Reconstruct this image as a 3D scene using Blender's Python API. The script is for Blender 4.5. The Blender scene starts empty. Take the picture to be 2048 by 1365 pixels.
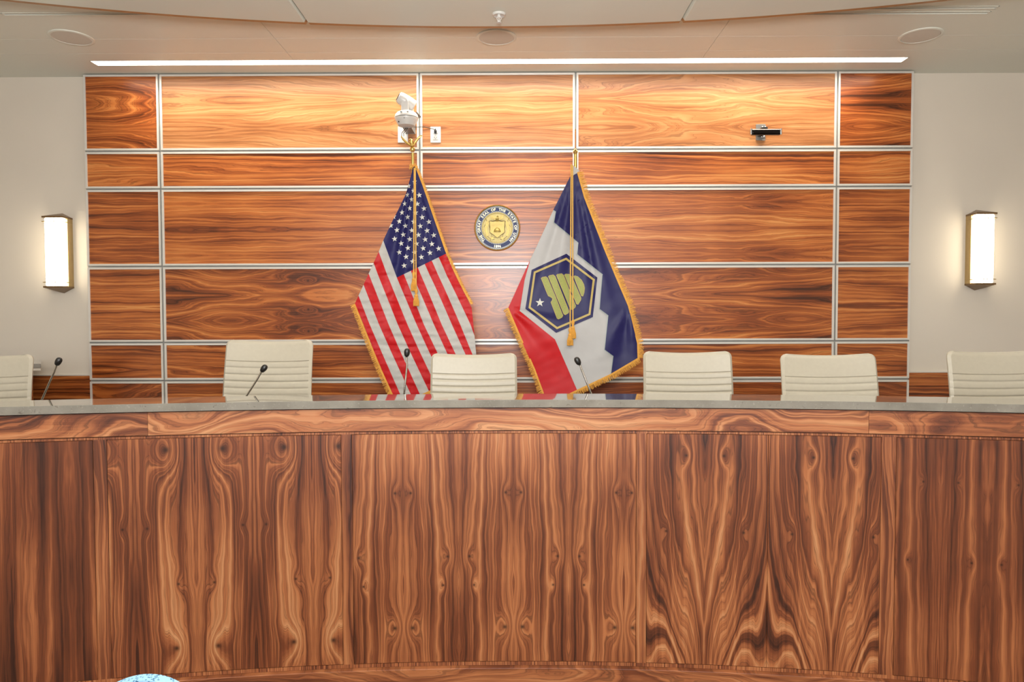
import bpy, bmesh, math, random
from mathutils import Vector, Matrix, noise as mnoise
random.seed(7)
PI = math.pi
col = bpy.context.scene.collection
ZC = 1.52                      # eye height of the photographer above the audience floor
F, YAW, PIT, ROL = 1400.87, -.00508, .0329, -.00265
FLOOR2 = 0.30                  # raised floor behind the dais
WY = 4.90                      # face of the panelled wall
BY = 4.96                      # plaster wall

# ---------------------------------------------------------------- measuring helpers
def ray(x, y):
    a = x-1024; b = y-682.5; c, s = math.cos(ROL), math.sin(ROL)
    px = c*a+s*b; py = -s*a+c*b
    yy = F*math.cos(PIT)-py*math.sin(PIT); zz = -F*math.sin(PIT)-py*math.cos(PIT)
    return Vector((px*math.cos(YAW)+yy*math.sin(YAW), -px*math.sin(YAW)+yy*math.cos(YAW), zz))
def PY(x, y, Y):
    r = ray(x, y); v = r*(Y/r.y); v.z += ZC; return v
def PZ(x, y, Z):
    r = ray(x, y); v = r*((Z-ZC)/r.z); v.z += ZC; return v

# ---------------------------------------------------------------- object helpers
def tag(o, label=None, cat=None, group=None, kind=None):
    if label: o['label'] = label
    if cat: o['category'] = cat
    if group: o['group'] = group
    if kind: o['kind'] = kind
    return o
def empty(name, loc=(0, 0, 0), rz=0):
    o = bpy.data.objects.new(name, None); col.objects.link(o)
    o.location = loc; o.rotation_euler = (0, 0, rz); o.empty_display_size = .1
    return o
class MB:
    def __init__(s): s.v = []; s.f = []; s.m = []; s.uv = []
    def face(s, idx, mi=0, uv=None):
        s.f.append(tuple(idx)); s.m.append(mi); s.uv.append(uv)
    def box(s, x0, x1, y0, y1, z0, z1, mi=0, M=None):
        b = len(s.v)
        P = [(x, y, z) for z in (z0, z1) for y in (y0, y1) for x in (x0, x1)]
        if M is not None: P = [tuple(M @ Vector(p)) for p in P]
        s.v += P
        for q in ((0, 2, 3, 1), (4, 5, 7, 6), (0, 1, 5, 4), (2, 6, 7, 3), (0, 4, 6, 2), (1, 3, 7, 5)):
            s.face([b+i for i in q], mi)
        return s
    def tube(s, pts, r, n=10, mi=0, closed=False, cap=True):
        pts = [Vector(p) for p in pts]; k = len(pts); b = len(s.v)
        rr = r if isinstance(r, (list, tuple)) else [r]*k
        up = None
        for i, p in enumerate(pts):
            if closed: t = pts[(i+1) % k]-pts[i-1]
            else: t = pts[min(i+1, k-1)]-pts[max(i-1, 0)]
            t.normalize()
            if up is None:
                up = Vector((0, 0, 1)) if abs(t.z) < .9 else Vector((1, 0, 0))
            a = t.cross(up).normalized(); c = a.cross(t).normalized(); up = c
            for j in range(n):
                w = 2*PI*j/n
                s.v.append(tuple(p+(a*math.cos(w)+c*math.sin(w))*rr[i]))
        R = k if closed else k-1
        for i in range(R):
            for j in range(n):
                i2 = (i+1) % k
                s.face([b+i*n+j, b+i*n+(j+1) % n, b+i2*n+(j+1) % n, b+i2*n+j], mi)
        if cap and not closed:
            s.face([b+j for j in range(n)][::-1], mi); s.face([b+(k-1)*n+j for j in range(n)], mi)
        return s
    def lathe(s, prof, c=(0, 0, 0), n=32, mi=0, M=None):
        """prof: (r, z) list, spun about local z"""
        b = len(s.v); c = Vector(c)
        for r, z in prof:
            for j in range(n):
                w = 2*PI*j/n; p = Vector((r*math.cos(w), r*math.sin(w), z))
                if M is not None: p = M @ p
                s.v.append(tuple(p+c))
        for i in range(len(prof)-1):
            for j in range(n):
                s.face([b+i*n+j, b+i*n+(j+1) % n, b+(i+1)*n+(j+1) % n, b+(i+1)*n+j], mi)
        s.face([b+j for j in range(n)][::-1], mi); s.face([b+(len(prof)-1)*n+j for j in range(n)], mi)
        return s
    def prism(s, pts, d, mi=0):
        """pts: list of 3-D points of a planar outline, d: extrusion vector"""
        b = len(s.v); n = len(pts); d = Vector(d)
        s.v += [tuple(Vector(p)) for p in pts]+[tuple(Vector(p)+d) for p in pts]
        s.face(list(range(b, b+n))[::-1], mi); s.face(list(range(b+n, b+2*n)), mi)
        for i in range(n):
            j = (i+1) % n; s.face([b+i, b+j, b+n+j, b+n+i], mi)
        return s
    def grid(s, fn, nu, nv, mi=0, closed_u=False):
        b = len(s.v)
        for i in range(nu+1):
            for j in range(nv+1): s.v.append(tuple(fn(i/nu, j/nv)))
        for i in range(nu):
            for j in range(nv):
                s.face([b+i*(nv+1)+j, b+(i+1)*(nv+1)+j, b+(i+1)*(nv+1)+j+1, b+i*(nv+1)+j+1], mi)
        return s
    def build(s, name, mats, parent=None, smooth=False, uvf=None, bevel=0, seg=2, sub=0, recalc=True):
        me = bpy.data.meshes.new(name); me.from_pydata(s.v, [], s.f)
        if not isinstance(mats, (list, tuple)): mats = [mats]
        for m in mats: me.materials.append(m)
        for p, mi in zip(me.polygons, s.m): p.material_index = mi
        if recalc:
            bm = bmesh.new(); bm.from_mesh(me)
            bmesh.ops.recalc_face_normals(bm, faces=bm.faces); bm.to_mesh(me); bm.free()
        if uvf:
            L = me.uv_layers.new(name='UVMap')
            for p in me.polygons:
                for li in p.loop_indices:
                    L.data[li].uv = uvf(me.vertices[me.loops[li].vertex_index].co)
        if smooth:
            for p in me.polygons: p.use_smooth = True
            try: me.set_sharp_from_angle(angle=math.radians(38))
            except Exception: pass
        o = bpy.data.objects.new(name, me); col.objects.link(o)
        if parent: o.parent = parent
        if bevel:
            m = o.modifiers.new('bevel', 'BEVEL'); m.width = bevel; m.segments = seg; m.limit_method = 'ANGLE'; m.angle_limit = math.radians(40)
        if sub:
            m = o.modifiers.new('sub', 'SUBSURF'); m.levels = sub; m.render_levels = sub
        return o

# ---------------------------------------------------------------- materials
class NT:
    def __init__(s, name):
        s.mat = bpy.data.materials.new(name); s.mat.use_nodes = True
        s.t = s.mat.node_tree; s.t.nodes.clear()
        s.out = s.t.nodes.new('ShaderNodeOutputMaterial')
        s.b = s.t.nodes.new('ShaderNodeBsdfPrincipled')
        s.t.links.new(s.b.outputs[0], s.out.inputs[0])
    def node(s, ty, **kw):
        n = s.t.nodes.new(ty)
        for k, v in kw.items(): setattr(n, k, v)
        return n
    def set(s, sock, v):
        if isinstance(v, bpy.types.NodeSocket): s.t.links.new(v, sock)
        elif v is not None: sock.default_value = v
    def m(s, op, a, b=None, c=None, clamp=False):
        n = s.node('ShaderNodeMath', operation=op, use_clamp=clamp)
        s.set(n.inputs[0], a)
        if b is not None: s.set(n.inputs[1], b)
        if c is not None: s.set(n.inputs[2], c)
        return n.outputs[0]
    def noise(s, vec, scale, detail=2, rough=.5, dim='3D', w=None, dist=0):
        n = s.node('ShaderNodeTexNoise', noise_dimensions=dim)
        if vec is not None: s.set(n.inputs['Vector'], vec)
        if w is not None: s.set(n.inputs['W'], w)
        s.set(n.inputs['Scale'], scale); s.set(n.inputs['Detail'], detail); s.set(n.inputs['Roughness'], rough)
        s.set(n.inputs['Distortion'], dist)
        return n.outputs[0]
    def comb(s, x, y, z=0.):
        n = s.node('ShaderNodeCombineXYZ')
        for i, q in enumerate((x, y, z)): s.set(n.inputs[i], q)
        return n.outputs[0]
    def ramp(s, fac, stops, interp='LINEAR'):
        n = s.node('ShaderNodeValToRGB'); s.set(n.inputs[0], fac); cr = n.color_ramp; cr.interpolation = interp
        while len(cr.elements) < len(stops): cr.elements.new(.5)
        for e, (p, c) in zip(cr.elements, stops): e.position = p; e.color = (*c, 1)
        return n.outputs[0]
    def mix(s, f, a, b, ty='MIX'):
        n = s.node('ShaderNodeMix', data_type='RGBA', blend_type=ty)
        s.set(n.inputs[0], f)
        for sk, v in ((n.inputs[6], a), (n.inputs[7], b)):
            s.set(sk, (*v, 1) if isinstance(v, tuple) and len(v) == 3 else v)
        return n.outputs[2]
    def bump(s, h, strength=.2, dist=.002):
        n = s.node('ShaderNodeBump'); s.set(n.inputs['Height'], h)
        n.inputs['Strength'].default_value = strength; n.inputs['Distance'].default_value = dist
        s.t.links.new(n.outputs[0], s.b.inputs['Normal'])
    def P(s, **kw):
        for k, v in kw.items():
            sk = s.b.inputs[k.replace('_', ' ')]
            if isinstance(v, tuple) and len(v) == 3: v = (*v, 1)
            s.set(sk, v)
        return s
def hexc(h):
    h = h.lstrip('#'); r = [int(h[i:i+2], 16)/255 for i in (0, 2, 4)]
    return tuple((c/12.92 if c <= .04045 else ((c+.055)/1.055)**2.4) for c in r)
def plain(name, c, rough=.5, metal=0., var=.04, scale=40, bump=0., coat=0., sheen=0., spec=.5):
    n = NT(name)
    tc = n.node('ShaderNodeTexCoord').outputs['Object']
    nz = n.noise(tc, scale, 3)
    lo = tuple(x*(1-var) for x in c); hi = tuple(min(1, x*(1+var)) for x in c)
    n.P(Base_Color=n.ramp(nz, [(.3, lo), (.7, hi)]), Roughness=rough, Metallic=metal)
    n.b.inputs['Specular IOR Level'].default_value = spec
    if coat: n.P(Coat_Weight=coat)
    if sheen: n.P(Sheen_Weight=sheen)
    if bump: n.bump(nz, bump, .002)
    return n.mat
def emit(name, c, s):
    n = NT(name); n.P(Base_Color=(.8, .8, .8), Roughness=.5, Emission_Color=c, Emission_Strength=s)
    return n.mat

def wood(name, cols, leaf=.23, off=0., seed=1., K=3., W1=.5, W2=.10, FQ=14., knots=(), rough=.38, voff=0., vs=.12, contrast=1., tone=.5, n1s=5.2):
    """walnut veneer: u (uv.x) runs across the grain, v (uv.y) along it, both in metres; leaves are book-matched"""
    n = NT(name)
    uv = n.node('ShaderNodeUVMap').outputs[0]
    sp = n.node('ShaderNodeSeparateXYZ'); n.set(sp.inputs[0], uv)
    u, v = sp.outputs[0], n.m('ADD', sp.outputs[1], voff)
    p = n.m('PINGPONG', n.m('ADD', u, off), leaf) if leaf else u
    dr = n.noise(n.comb(n.m('MULTIPLY', u, .8), n.m('MULTIPLY', v, .3), seed), 1., 1)      # slow drift from leaf to leaf
    p2 = n.m('ADD', p, n.m('MULTIPLY', dr, .06))
    n1 = n.noise(n.comb(p2, n.m('MULTIPLY', v, vs), seed), n1s, 1.5, .4)
    n2 = n.noise(n.comb(p2, n.m('MULTIPLY', v, vs*.8), seed+7.3), 19., 3, .5)
    n4 = n.noise(n.comb(p2, n.m('MULTIPLY', v, .42), seed+3.1), 13., 2, .5)
    s = n.m('ADD', n.m('MULTIPLY', p, K), n.m('MULTIPLY', n1, W1))
    s = n.m('ADD', s, n.m('MULTIPLY', n2, W2))
    s = n.m('ADD', s, n.m('MULTIPLY', n4, W2*.7))
    dark = None
    for pk, vk, rd, amp in knots:
        dx = n.m('DIVIDE', n.m('SUBTRACT', p, pk), rd); dy = n.m('DIVIDE', n.m('SUBTRACT', v, vk), rd*2.0)
        d2 = n.m('ADD', n.m('MULTIPLY', dx, dx), n.m('MULTIPLY', dy, dy))
        s = n.m('ADD', s, n.m('MULTIPLY', n.m('POWER', 2.71828, n.m('MULTIPLY', d2, -1.)), amp))
        dy2 = n.m('MULTIPLY', dy, 2.0)
        d3 = n.m('ADD', n.m('MULTIPLY', dx, dx), n.m('MULTIPLY', dy2, dy2))
        g2 = n.m('POWER', 2.71828, n.m('MULTIPLY', d3, -12.))
        dark = g2 if dark is None else n.m('ADD', dark, g2)
    band = n.noise(None, 1., 3, .55, '1D', n.m('MULTIPLY', s, FQ))
    ring = n.noise(None, 1., 2, .6, '1D', n.m('MULTIPLY', s, FQ*3.6))
    ring = n.m('MULTIPLY', n.m('ABSOLUTE', n.m('SUBTRACT', ring, .44)), 16., None, True)
    big = n.noise(n.comb(n.m('MULTIPLY', p2, 4.5), n.m('MULTIPLY', v, .8), seed+11), 1.7, 2)
    fib = n.noise(n.comb(n.m('MULTIPLY', u, 420), n.m('MULTIPLY', v, 9), seed), 1., 2)
    stv = n.noise(n.comb(n.m('MULTIPLY', p2, 90), n.m('MULTIPLY', v, .7), seed+5), 1., 3, .6)
    fac = n.m('ADD', n.m('MULTIPLY', n.m('SUBTRACT', band, .5), 1.25*contrast), .5)
    fac = n.m('ADD', fac, n.m('MULTIPLY', n.m('SUBTRACT', big, .5), 1.0*contrast))
    fac = n.m('ADD', fac, n.m('MULTIPLY', n.m('SUBTRACT', stv, .5), .45))
    fac = n.m('ADD', fac, n.m('MULTIPLY', n.m('SUBTRACT', fib, .5), .22))
    fac = n.m('ADD', fac, tone-.5, None, True)
    c = n.ramp(fac, [(.05, cols[0]), (.35, cols[1]), (.62, cols[2]), (.95, cols[3])])
    rc = n.m('SUBTRACT', 1., n.m('MULTIPLY', n.m('SUBTRACT', 1., ring), .42*contrast))
    c = n.mix(1., c, n.comb(rc, rc, rc), 'MULTIPLY')
    if dark is not None:
        c = n.mix(n.m('MULTIPLY', dark, .9, None, True), c, tuple(x*.35 for x in cols[0]))
    n.P(Base_Color=c, Roughness=rough)
    n.bump(fib, .05, .0005)
    return n.mat

WC = [hexc('#451f0b'), hexc('#84411a'), hexc('#b3662f'), hexc('#cc8a4c')]      # walnut of the wall
WD = [hexc('#34170b'), hexc('#6c381e'), hexc('#9e6039'), hexc('#b78258')]      # walnut of the dais
M = {}
M['wallpaint'] = plain('wall_paint', hexc('#cfc5b6'), .6, var=.015, scale=3)
M['ceiling'] = plain('ceiling_paint', hexc('#d8d8cd'), .45, var=.01, scale=2)
M['cloud'] = plain('ceiling_cloud_paint', hexc('#cdcfc4'), .4, var=.01, scale=2)
M['edge'] = plain('ceiling_edge_wood', hexc('#a87a48'), .5)
M['groove'] = plain('groove_shadow_grey', hexc('#8a7c70'), .7)
M['trim'] = plain('white_trim', hexc('#d0ccc4'), .28, metal=.25, var=.01)
M['joint'] = plain('joint_grey', hexc('#8c8a84'), .6)
M['white'] = plain('white_plastic', hexc('#c3c0ba'), .35, var=.01)
M['grille'] = plain('speaker_grille', hexc('#c9c3b8'), .7, var=.06, scale=900)
M['black'] = plain('black_plastic', hexc('#161412'), .35)
M['blackmetal'] = plain('black_metal', hexc('#1d1916'), .22, metal=.7)
M['grey'] = plain('grey_steel', hexc('#8d8a86'), .4, metal=.8)
M['chrome'] = plain('brushed_chrome', hexc('#b9b2a6'), .22, metal=1.)
M['alu'] = plain('polished_aluminium', hexc('#c8c8c8'), .18, metal=1.)
M['brass'] = plain('antique_brass', hexc('#b39a6c'), .3, metal=.75)
M['bronze'] = plain('bronze_frame', hexc('#7d6446'), .35, metal=.7)
M['gold'] = plain('polished_gold', hexc('#d9b76a'), .22, metal=.9)
M['goldpale'] = plain('pale_gold_relief', hexc('#b3a267'), .48, metal=.25, var=.14, scale=160, bump=.3)
M['goldmid'] = plain('mid_gold_relief', hexc('#a08a48'), .4, metal=.4, var=.15, scale=200, bump=.3)
M['oldgold'] = plain('dark_gold_line', hexc('#5f4a22'), .5, metal=.3)
M['fringe'] = plain('gold_fringe', hexc('#cf9434'), .7, var=.2, scale=300, sheen=.3)
M['cord'] = plain('gold_cord', hexc('#d8a850'), .55, var=.25, scale=500)
M['dark'] = plain('dark_void', hexc('#1a1512'), .9)
M['carpet'] = plain('carpet', hexc('#6c6055'), .95, var=.25, scale=160, bump=.4)
M['leather'] = plain('cream_leather', hexc('#aaa18f'), .42, var=.02, scale=60, bump=.06)
M['navy'] = plain('seal_navy', hexc('#16295a'), .55, var=.08)
M['dotgrey'] = plain('seal_bead_silver', hexc('#b9b8a8'), .4, metal=.4)
M['f_navy'] = plain('flag_navy', hexc('#211f50'), .55, var=.06, scale=20, spec=.22)
M['f_red'] = plain('flag_red', hexc('#b0161a'), .5, var=.05, scale=20, spec=.22)
M['f_white'] = plain('flag_white', hexc('#aeaaa4'), .6, var=.03, scale=20, spec=.22)
M['f_star'] = plain('flag_star_white', hexc('#c4c2b8'), .6, var=.02)
M['u_navy'] = plain('satin_navy', hexc('#201d4c'), .46, var=.05, scale=20, spec=.22)
M['u_red'] = plain('satin_red', hexc('#b00d12'), .46, var=.05, scale=20, spec=.22)
M['u_white'] = plain('satin_white', hexc('#aba8a5'), .5, var=.02, scale=20, spec=.22)
M['u_grey'] = plain('satin_stitch_grey', hexc('#8d9792'), .5)
M['u_gold'] = plain('embroidered_gold', hexc('#b09a58'), .6, var=.1, scale=300)
M['u_olive'] = plain('embroidered_olive', hexc('#8f9148'), .6, var=.14, scale=220, bump=.2)
M['glow'] = emit('diffuser_glow', (1, .88, .66), 11.)
M['strip'] = emit('led_strip_glow', (1, .92, .80), 11.)
M['lamp'] = emit('downlight_glow', (1, .92, .8), 12.)
def stone():
    n = NT('quartz_stone'); tc = n.node('ShaderNodeTexCoord').outputs['Object']
    a = n.noise(tc, 9, 4); b = n.noise(tc, 120, 2); sp = n.noise(tc, 55, 5, .7, dist=1.2)
    c = n.ramp(a, [(.3, hexc('#67635c')), (.7, hexc('#7c7870'))])
    c = n.mix(n.m('MULTIPLY', n.m('GREATER_THAN', sp, .64), .5), c, hexc('#4c463e'))
    c = n.mix(n.m('MULTIPLY', n.m('GREATER_THAN', b, .66), .35), c, hexc('#8f8b84'))
    n.P(Base_Color=c, Roughness=.06); n.b.inputs['IOR'].default_value = 1.75; n.P(Coat_Weight=1., Coat_Roughness=.03, Coat_IOR=1.6)
    return n.mat
M['stone'] = stone()
def meshfab():
    n = NT('blue_mesh_fabric'); uv = n.node('ShaderNodeTexCoord').outputs['Object']
    vo = n.node('ShaderNodeTexVoronoi'); n.set(vo.inputs['Vector'], uv); vo.inputs['Scale'].default_value = 170
    d = n.m('LESS_THAN', vo.outputs['Distance'], .32)
    c = n.mix(d, hexc('#84aecb'), hexc('#34607f'))
    n.P(Base_Color=c, Roughness=.7); n.bump(vo.outputs['Distance'], .5, .002)
    return n.mat
M['bluemesh'] = meshfab()

# ================================================================ SETTING
XL, XR, YB = -4.6, 4.6, -4.2
ZCEIL = ZC+1.70
def struct(name, mb, mat, **kw):
    o = mb.build(name, mat, **kw); o['kind'] = 'structure'; return o
struct('floor', MB().box(XL, XR, YB, BY, -.1, 0), M['carpet'])
struct('ceiling', MB().box(XL, XR, YB, BY+.02, ZCEIL+.03, ZCEIL+.15), M['ceiling'])
wb = struct('wall_back', MB().box(XL, XR, BY, BY+.12, 0, ZCEIL+.03), M['wallpaint'])
struct('wall_left', MB().box(XL-.12, XL, YB, BY+.12, 0, ZCEIL+.03), M['wallpaint'])
struct('wall_right', MB().box(XR, XR+.12, YB, BY+.12, 0, ZCEIL+.03), M['wallpaint'])
struct('wall_front', MB().box(XL, XR, YB-.12, YB, 0, ZCEIL+.03), M['wallpaint'])
CAX, CAY = 0.02, -6.40         # centre of the dais arc
R0 = 9.15
def arc(s, r): a = s/R0; return CAX+r*math.sin(a), CAY+r*math.cos(a)

# soffit over the dais, cut round the LED channel and with fine seams
ceil_x0, ceil_x1 = XL, XR
LED = (-2.80, 2.58, 4.655, 4.745)
SL = [(-2.85, -1.2, 3.93, 3.958), (1.05, 2.655, 3.97, 4.0), (1.05, 2.65, 3.905, 3.932)]
def soffit():
    b = MB(); z0, z1 = ZCEIL, ZCEIL+.03
    xs = sorted(set([ceil_x0, ceil_x1, LED[0], LED[1]]+[q for s in SL for q in s[:2]]+[-1.457, -1.454, 1.227, 1.230]))
    ys = sorted(set([2.9, 3.905, 3.93, 3.932, 3.958, 3.97, 4.0, 4.30-.0015, 4.30+.0015, 4.53-.0015, 4.53+.0015, LED[2], LED[3], BY]))
    for i in range(len(xs)-1):
        for j in range(len(ys)-1):
            x, y = (xs[i]+xs[i+1])/2, (ys[j]+ys[j+1])/2
            if LED[0] < x < LED[1] and LED[2] < y < LED[3]: continue
            if any(s[0] < x < s[1] and s[2] < y < s[3] for s in SL): continue
            seam = (abs(x+1.4555) < .002 or abs(x-1.2285) < .002) and y < LED[2] or abs(y-4.30) < .0016 or abs(y-4.53) < .0016
            b.box(xs[i], xs[i+1], ys[j], ys[j+1], z0+(.004 if seam else 0), z1)
    return b
struct('ceiling_soffit', soffit(), M['ceiling'])
# dropped ceiling cloud with a curved edge
CC = (-.10, -4.80); CR = 8.73; ZCL = ZC+1.60
def cloud():
    b = MB(); n = 96; x0, x1 = -4.55, 4.55
    g = [(-1.128-.10*0, .012), (.905, .012)]
    def ye(x): return CC[1]+math.sqrt(CR*CR-(x-CC[0])**2)
    xs = [x0+(x1-x0)*i/n for i in range(n+1)]
    for gx, gw in g: xs += [gx-gw, gx, gx+gw]
    xs = sorted(xs)
    def low(x):
        for gx, gw in g:
            if abs(x-gx) < gw*.5: return ZCL+.018
        return ZCL
    for a, c in zip(xs, xs[1:]):
        za, zb = low(a), low(c)
        i = len(b.v)
        b.v += [(a, 0.6, za), (c, 0.6, zb), (c, ye(c)-.035, zb), (a, ye(a)-.035, za), (a, 0.6, ZCL+.06), (c, .6, ZCL+.06), (c, ye(c)-.035, ZCL+.06), (a, ye(a)-.035, ZCL+.06)]
        for q in ((0, 1, 2, 3), (4, 7, 6, 5), (2, 6, 7, 3), (0, 4, 5, 1)): b.face([i+k for k in q], 0)
    e = MB()
    for a, c in zip(xs, xs[1:]):
        za, zb = low(a), low(c)
        i = len(e.v)
        e.v += [(a, ye(a)-.035, za), (c, ye(c)-.035, zb), (c, ye(c), zb+.004), (a, ye(a), za+.004), (a, ye(a)-.035, ZCL+.06), (c, ye(c)-.035, ZCL+.06), (c, ye(c), ZCL+.06), (a, ye(a), ZCL+.06)]
        for q in ((0, 1, 2, 3), (4, 7, 6, 5), (2, 6, 7, 3)): e.face([i+k for k in q], 0)
    return b, e
cb, ce = cloud()
cl = struct('ceiling_cloud', cb, M['cloud'], recalc=False)
o = ce.build('edge_band', M['edge'], cl, recalc=False)

# walnut panelling of the back wall
GX = [-2.997, -2.467, -.661, .419, 2.225, 2.753]
GZ = [1.693, 1.166, .904, .366, -.166, -.434, -.966, -1.215]
GZ = [z+ZC for z in GZ]
TW, GP = .013, .006           # trim strip width, half the joint gap
jb = MB().box(GX[0], GX[-1], WY+.012, BY, FLOOR2, GZ[0])
o = jb.build('panel_backing', M['joint'], wb)
wallmats = []
WT = [hexc('#6b3e20'), hexc('#935c34'), hexc('#ae774a'), hexc('#bf8b5d')]      # wall walnut for the topmost row, LED glare painted in as paler tones
for k in range(6):
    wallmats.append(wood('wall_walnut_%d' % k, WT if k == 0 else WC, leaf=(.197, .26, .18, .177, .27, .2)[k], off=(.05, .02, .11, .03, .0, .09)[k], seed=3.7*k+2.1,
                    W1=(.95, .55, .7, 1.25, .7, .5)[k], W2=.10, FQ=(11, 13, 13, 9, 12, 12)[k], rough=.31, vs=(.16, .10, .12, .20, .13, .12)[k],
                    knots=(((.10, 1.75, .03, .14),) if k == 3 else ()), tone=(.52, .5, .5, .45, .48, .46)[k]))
for c in range(5):
    for r in range(7):
        x0, x1, z1, z0 = GX[c]+GP, GX[c+1]-GP, GZ[r]-GP, GZ[r+1]+GP
        if r == 0: z1 = GZ[0]-.001
        ox = (c*1.37+r*.61)
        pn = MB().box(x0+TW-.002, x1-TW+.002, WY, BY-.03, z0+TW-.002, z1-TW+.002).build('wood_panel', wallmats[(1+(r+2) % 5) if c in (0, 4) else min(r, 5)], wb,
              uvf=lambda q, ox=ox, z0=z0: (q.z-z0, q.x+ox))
        t = MB()
        for a in ((x0, x0+TW, z0, z1), (x1-TW, x1, z0, z1), (x0+TW, x1-TW, z0, z0+TW), (x0+TW, x1-TW, z1-TW, z1)):
            t.box(a[0], a[1], WY-.007, WY+.03, a[2], a[3])
        t.build('panel_trim', M['trim'], wb)
# low walnut wainscot on the plaster at both sides
for nm, xa, xb, zt in (('trim_left', XL, GX[0]-.002, PY(120, 750.5, BY-.03).z), ('trim_right', GX[-1]+.002, XR, PY(1860, 744, BY-.03).z)):
    w = MB(); cut = [FLOOR2, zt-.53, zt-.10, zt-.03]
    w.box(xa, xb, BY-.03, BY, zt-.034, zt-.006)
    w.box(xa, xb, BY-.024, BY, zt-.10, zt-.036)
    w.box(xa, xb, BY-.024, BY, zt-.60, zt-.107)
    w.box(xa, xb, BY-.012, BY, FLOOR2, zt-.01)
    ob = struct(nm, w, wood('wainscot_walnut_'+nm, WC, leaf=.3, seed=9.3, FQ=13, tone=.4), uvf=lambda q: (q.z, q.x))
    MB().box(xa, xb, BY-.034, BY, zt-.006, zt).build('cap_strip', M['trim'], ob)
# raised floor behind the dais
rf = MB(); n = 40
for i in range(n):
    s0, s1 = -5.2+10.4*i/n, -5.2+10.4*(i+1)/n
    (a, b_), (c, d) = arc(s0, R0+.05), arc(s1, R0+.05)
    if min(a, c) < XL or max(a, c) > XR: continue
    rf.prism([(a, b_, .001), (c, d, .001), (c, BY-.035, .001), (a, BY-.035, .001)], (0, 0, FLOOR2-.001))
struct('floor_platform', rf, M['carpet'])

# unseen glowing panel added on the rear wall for sheen and cool glare
wn = MB().box(-2.2, 2.2, YB+.012, YB+.02, 1.15, 2.5)
wnd = struct('fill_panel_1', wn, emit('cool_fill_glow', (.80, .88, 1.0), 6.0))
fr = MB()
for x in (-2.25, -.75, .7, 2.2): fr.box(x, x+.05, YB, YB+.06, 1.1, 2.55)
for z in (1.1, 2.5): fr.box(-2.2, 2.2, YB, YB+.06, z, z+.05)
fr.build('fill_panel_frame', M['white'], wnd)

# ================================================================ CEILING THINGS
def ceiling_speaker(x, y, label):
    t = empty('ceiling_speaker', (x, y, ZCEIL)); tag(t, label, 'speaker', 'round speakers in the ceiling over the dais')
    MB().lathe([(.122, .0), (.122, -.004), (.116, -.007), (.106, -.006), (.106, 0)], n=48).build('bezel', M['ceiling'], t, smooth=True)
    MB().lathe([(.105, 0), (.105, -.004), (.06, -.0055), (.001, -.006)], n=48).build('grille', M['grille'], t, smooth=True)
for px, py, lb in ((143, 75, 'round ceiling speaker above the left white wall'), (993, 74.5, 'round ceiling speaker in the middle, above the wall seal'), (1841, 71, 'round ceiling speaker at the right, above the right wall lamp')):
    p = PZ(px, py, ZCEIL); ceiling_speaker(p.x, p.y, lb)
# LED strip
lx = empty('linear_ceiling_light', ((LED[0]+LED[1])/2, 4.70, ZCEIL)); tag(lx, 'long white linear light recessed in the ceiling above the walnut wall', 'ceiling light')
hx, hy = (LED[1]-LED[0])/2, (LED[3]-LED[2])/2
MB().box(-hx+.004, hx-.004, -hy+.004, hy-.004, .012, .02).build('diffuser', M['strip'], lx)
b = MB()
for a in ((-hx, hx, -hy, -hy+.004), (-hx, hx, hy-.004, hy), (-hx, -hx+.004, -hy, hy), (hx-.004, hx, -hy, hy)): b.box(a[0], a[1], a[2], a[3], -.001, .029)
b.build('frame', M['white'], lx)
# slot diffusers
def slot(name, x0, x1, yy, label):
    t = empty(name, ((x0+x1)/2, yy[0][0], ZCEIL)); tag(t, label, 'air vent')
    h = (x1-x0)/2; y0 = yy[0][0]
    f = MB(); d = MB()
    for a, c in yy:
        d.box(-h+.006, h-.006, a-y0+.003, c-y0-.003, .022, .028)
        f.box(-h, h, a-y0-.004, a-y0+.003, -.003, .026); f.box(-h, h, c-y0-.003, c-y0+.004, -.003, .026)
        f.box(-h-.004, -h+.004, a-y0-.004, c-y0+.004, -.003, .026); f.box(h-.004, h+.004, a-y0-.004, c-y0+.004, -.003, .026)
    f.build('frame', M['ceiling'], t); d.build('slot', M['dark'], t)
slot('slot_air_vent', -2.85, -1.2, [(3.93, 3.958)], 'narrow dark slot air vent in the ceiling at the left')
slot('slot_air_vent', 1.05, 2.65, [(3.905, 3.932), (3.97, 4.0)], 'double slot air vent in the ceiling at the right')
# sprinkler
p = PZ(998, 28, ZCL)
sp = empty('fire_sprinkler', (p.x, p.y, ZCL)); tag(sp, 'small white fire sprinkler hanging from the curved ceiling panel', 'sprinkler')
MB().lathe([(.036, 0), (.036, -.003), (.03, -.010), (.022, -.006), (.012, -.004)], n=32).build('escutcheon', M['white'], sp, smooth=True)
b = MB().tube([(0, 0, -.003), (0, 0, -.02)], .009, 12)
b.tube([(-.008, 0, -.012), (-.011, 0, -.025), (-.003, 0, -.040)], .0022, 8); b.tube([(.008, 0, -.012), (.011, 0, -.025), (.003, 0, -.040)], .0022, 8)
b.tube([(0, 0, -.018), (0, 0, -.045)], .003, 8); b.build('stem', M['white'], sp, smooth=True)
MB().lathe([(.004, -.042), (.013, -.044), (.013, -.046), (.003, -.047)], n=24).build('deflector', M['white'], sp, smooth=True)
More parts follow.
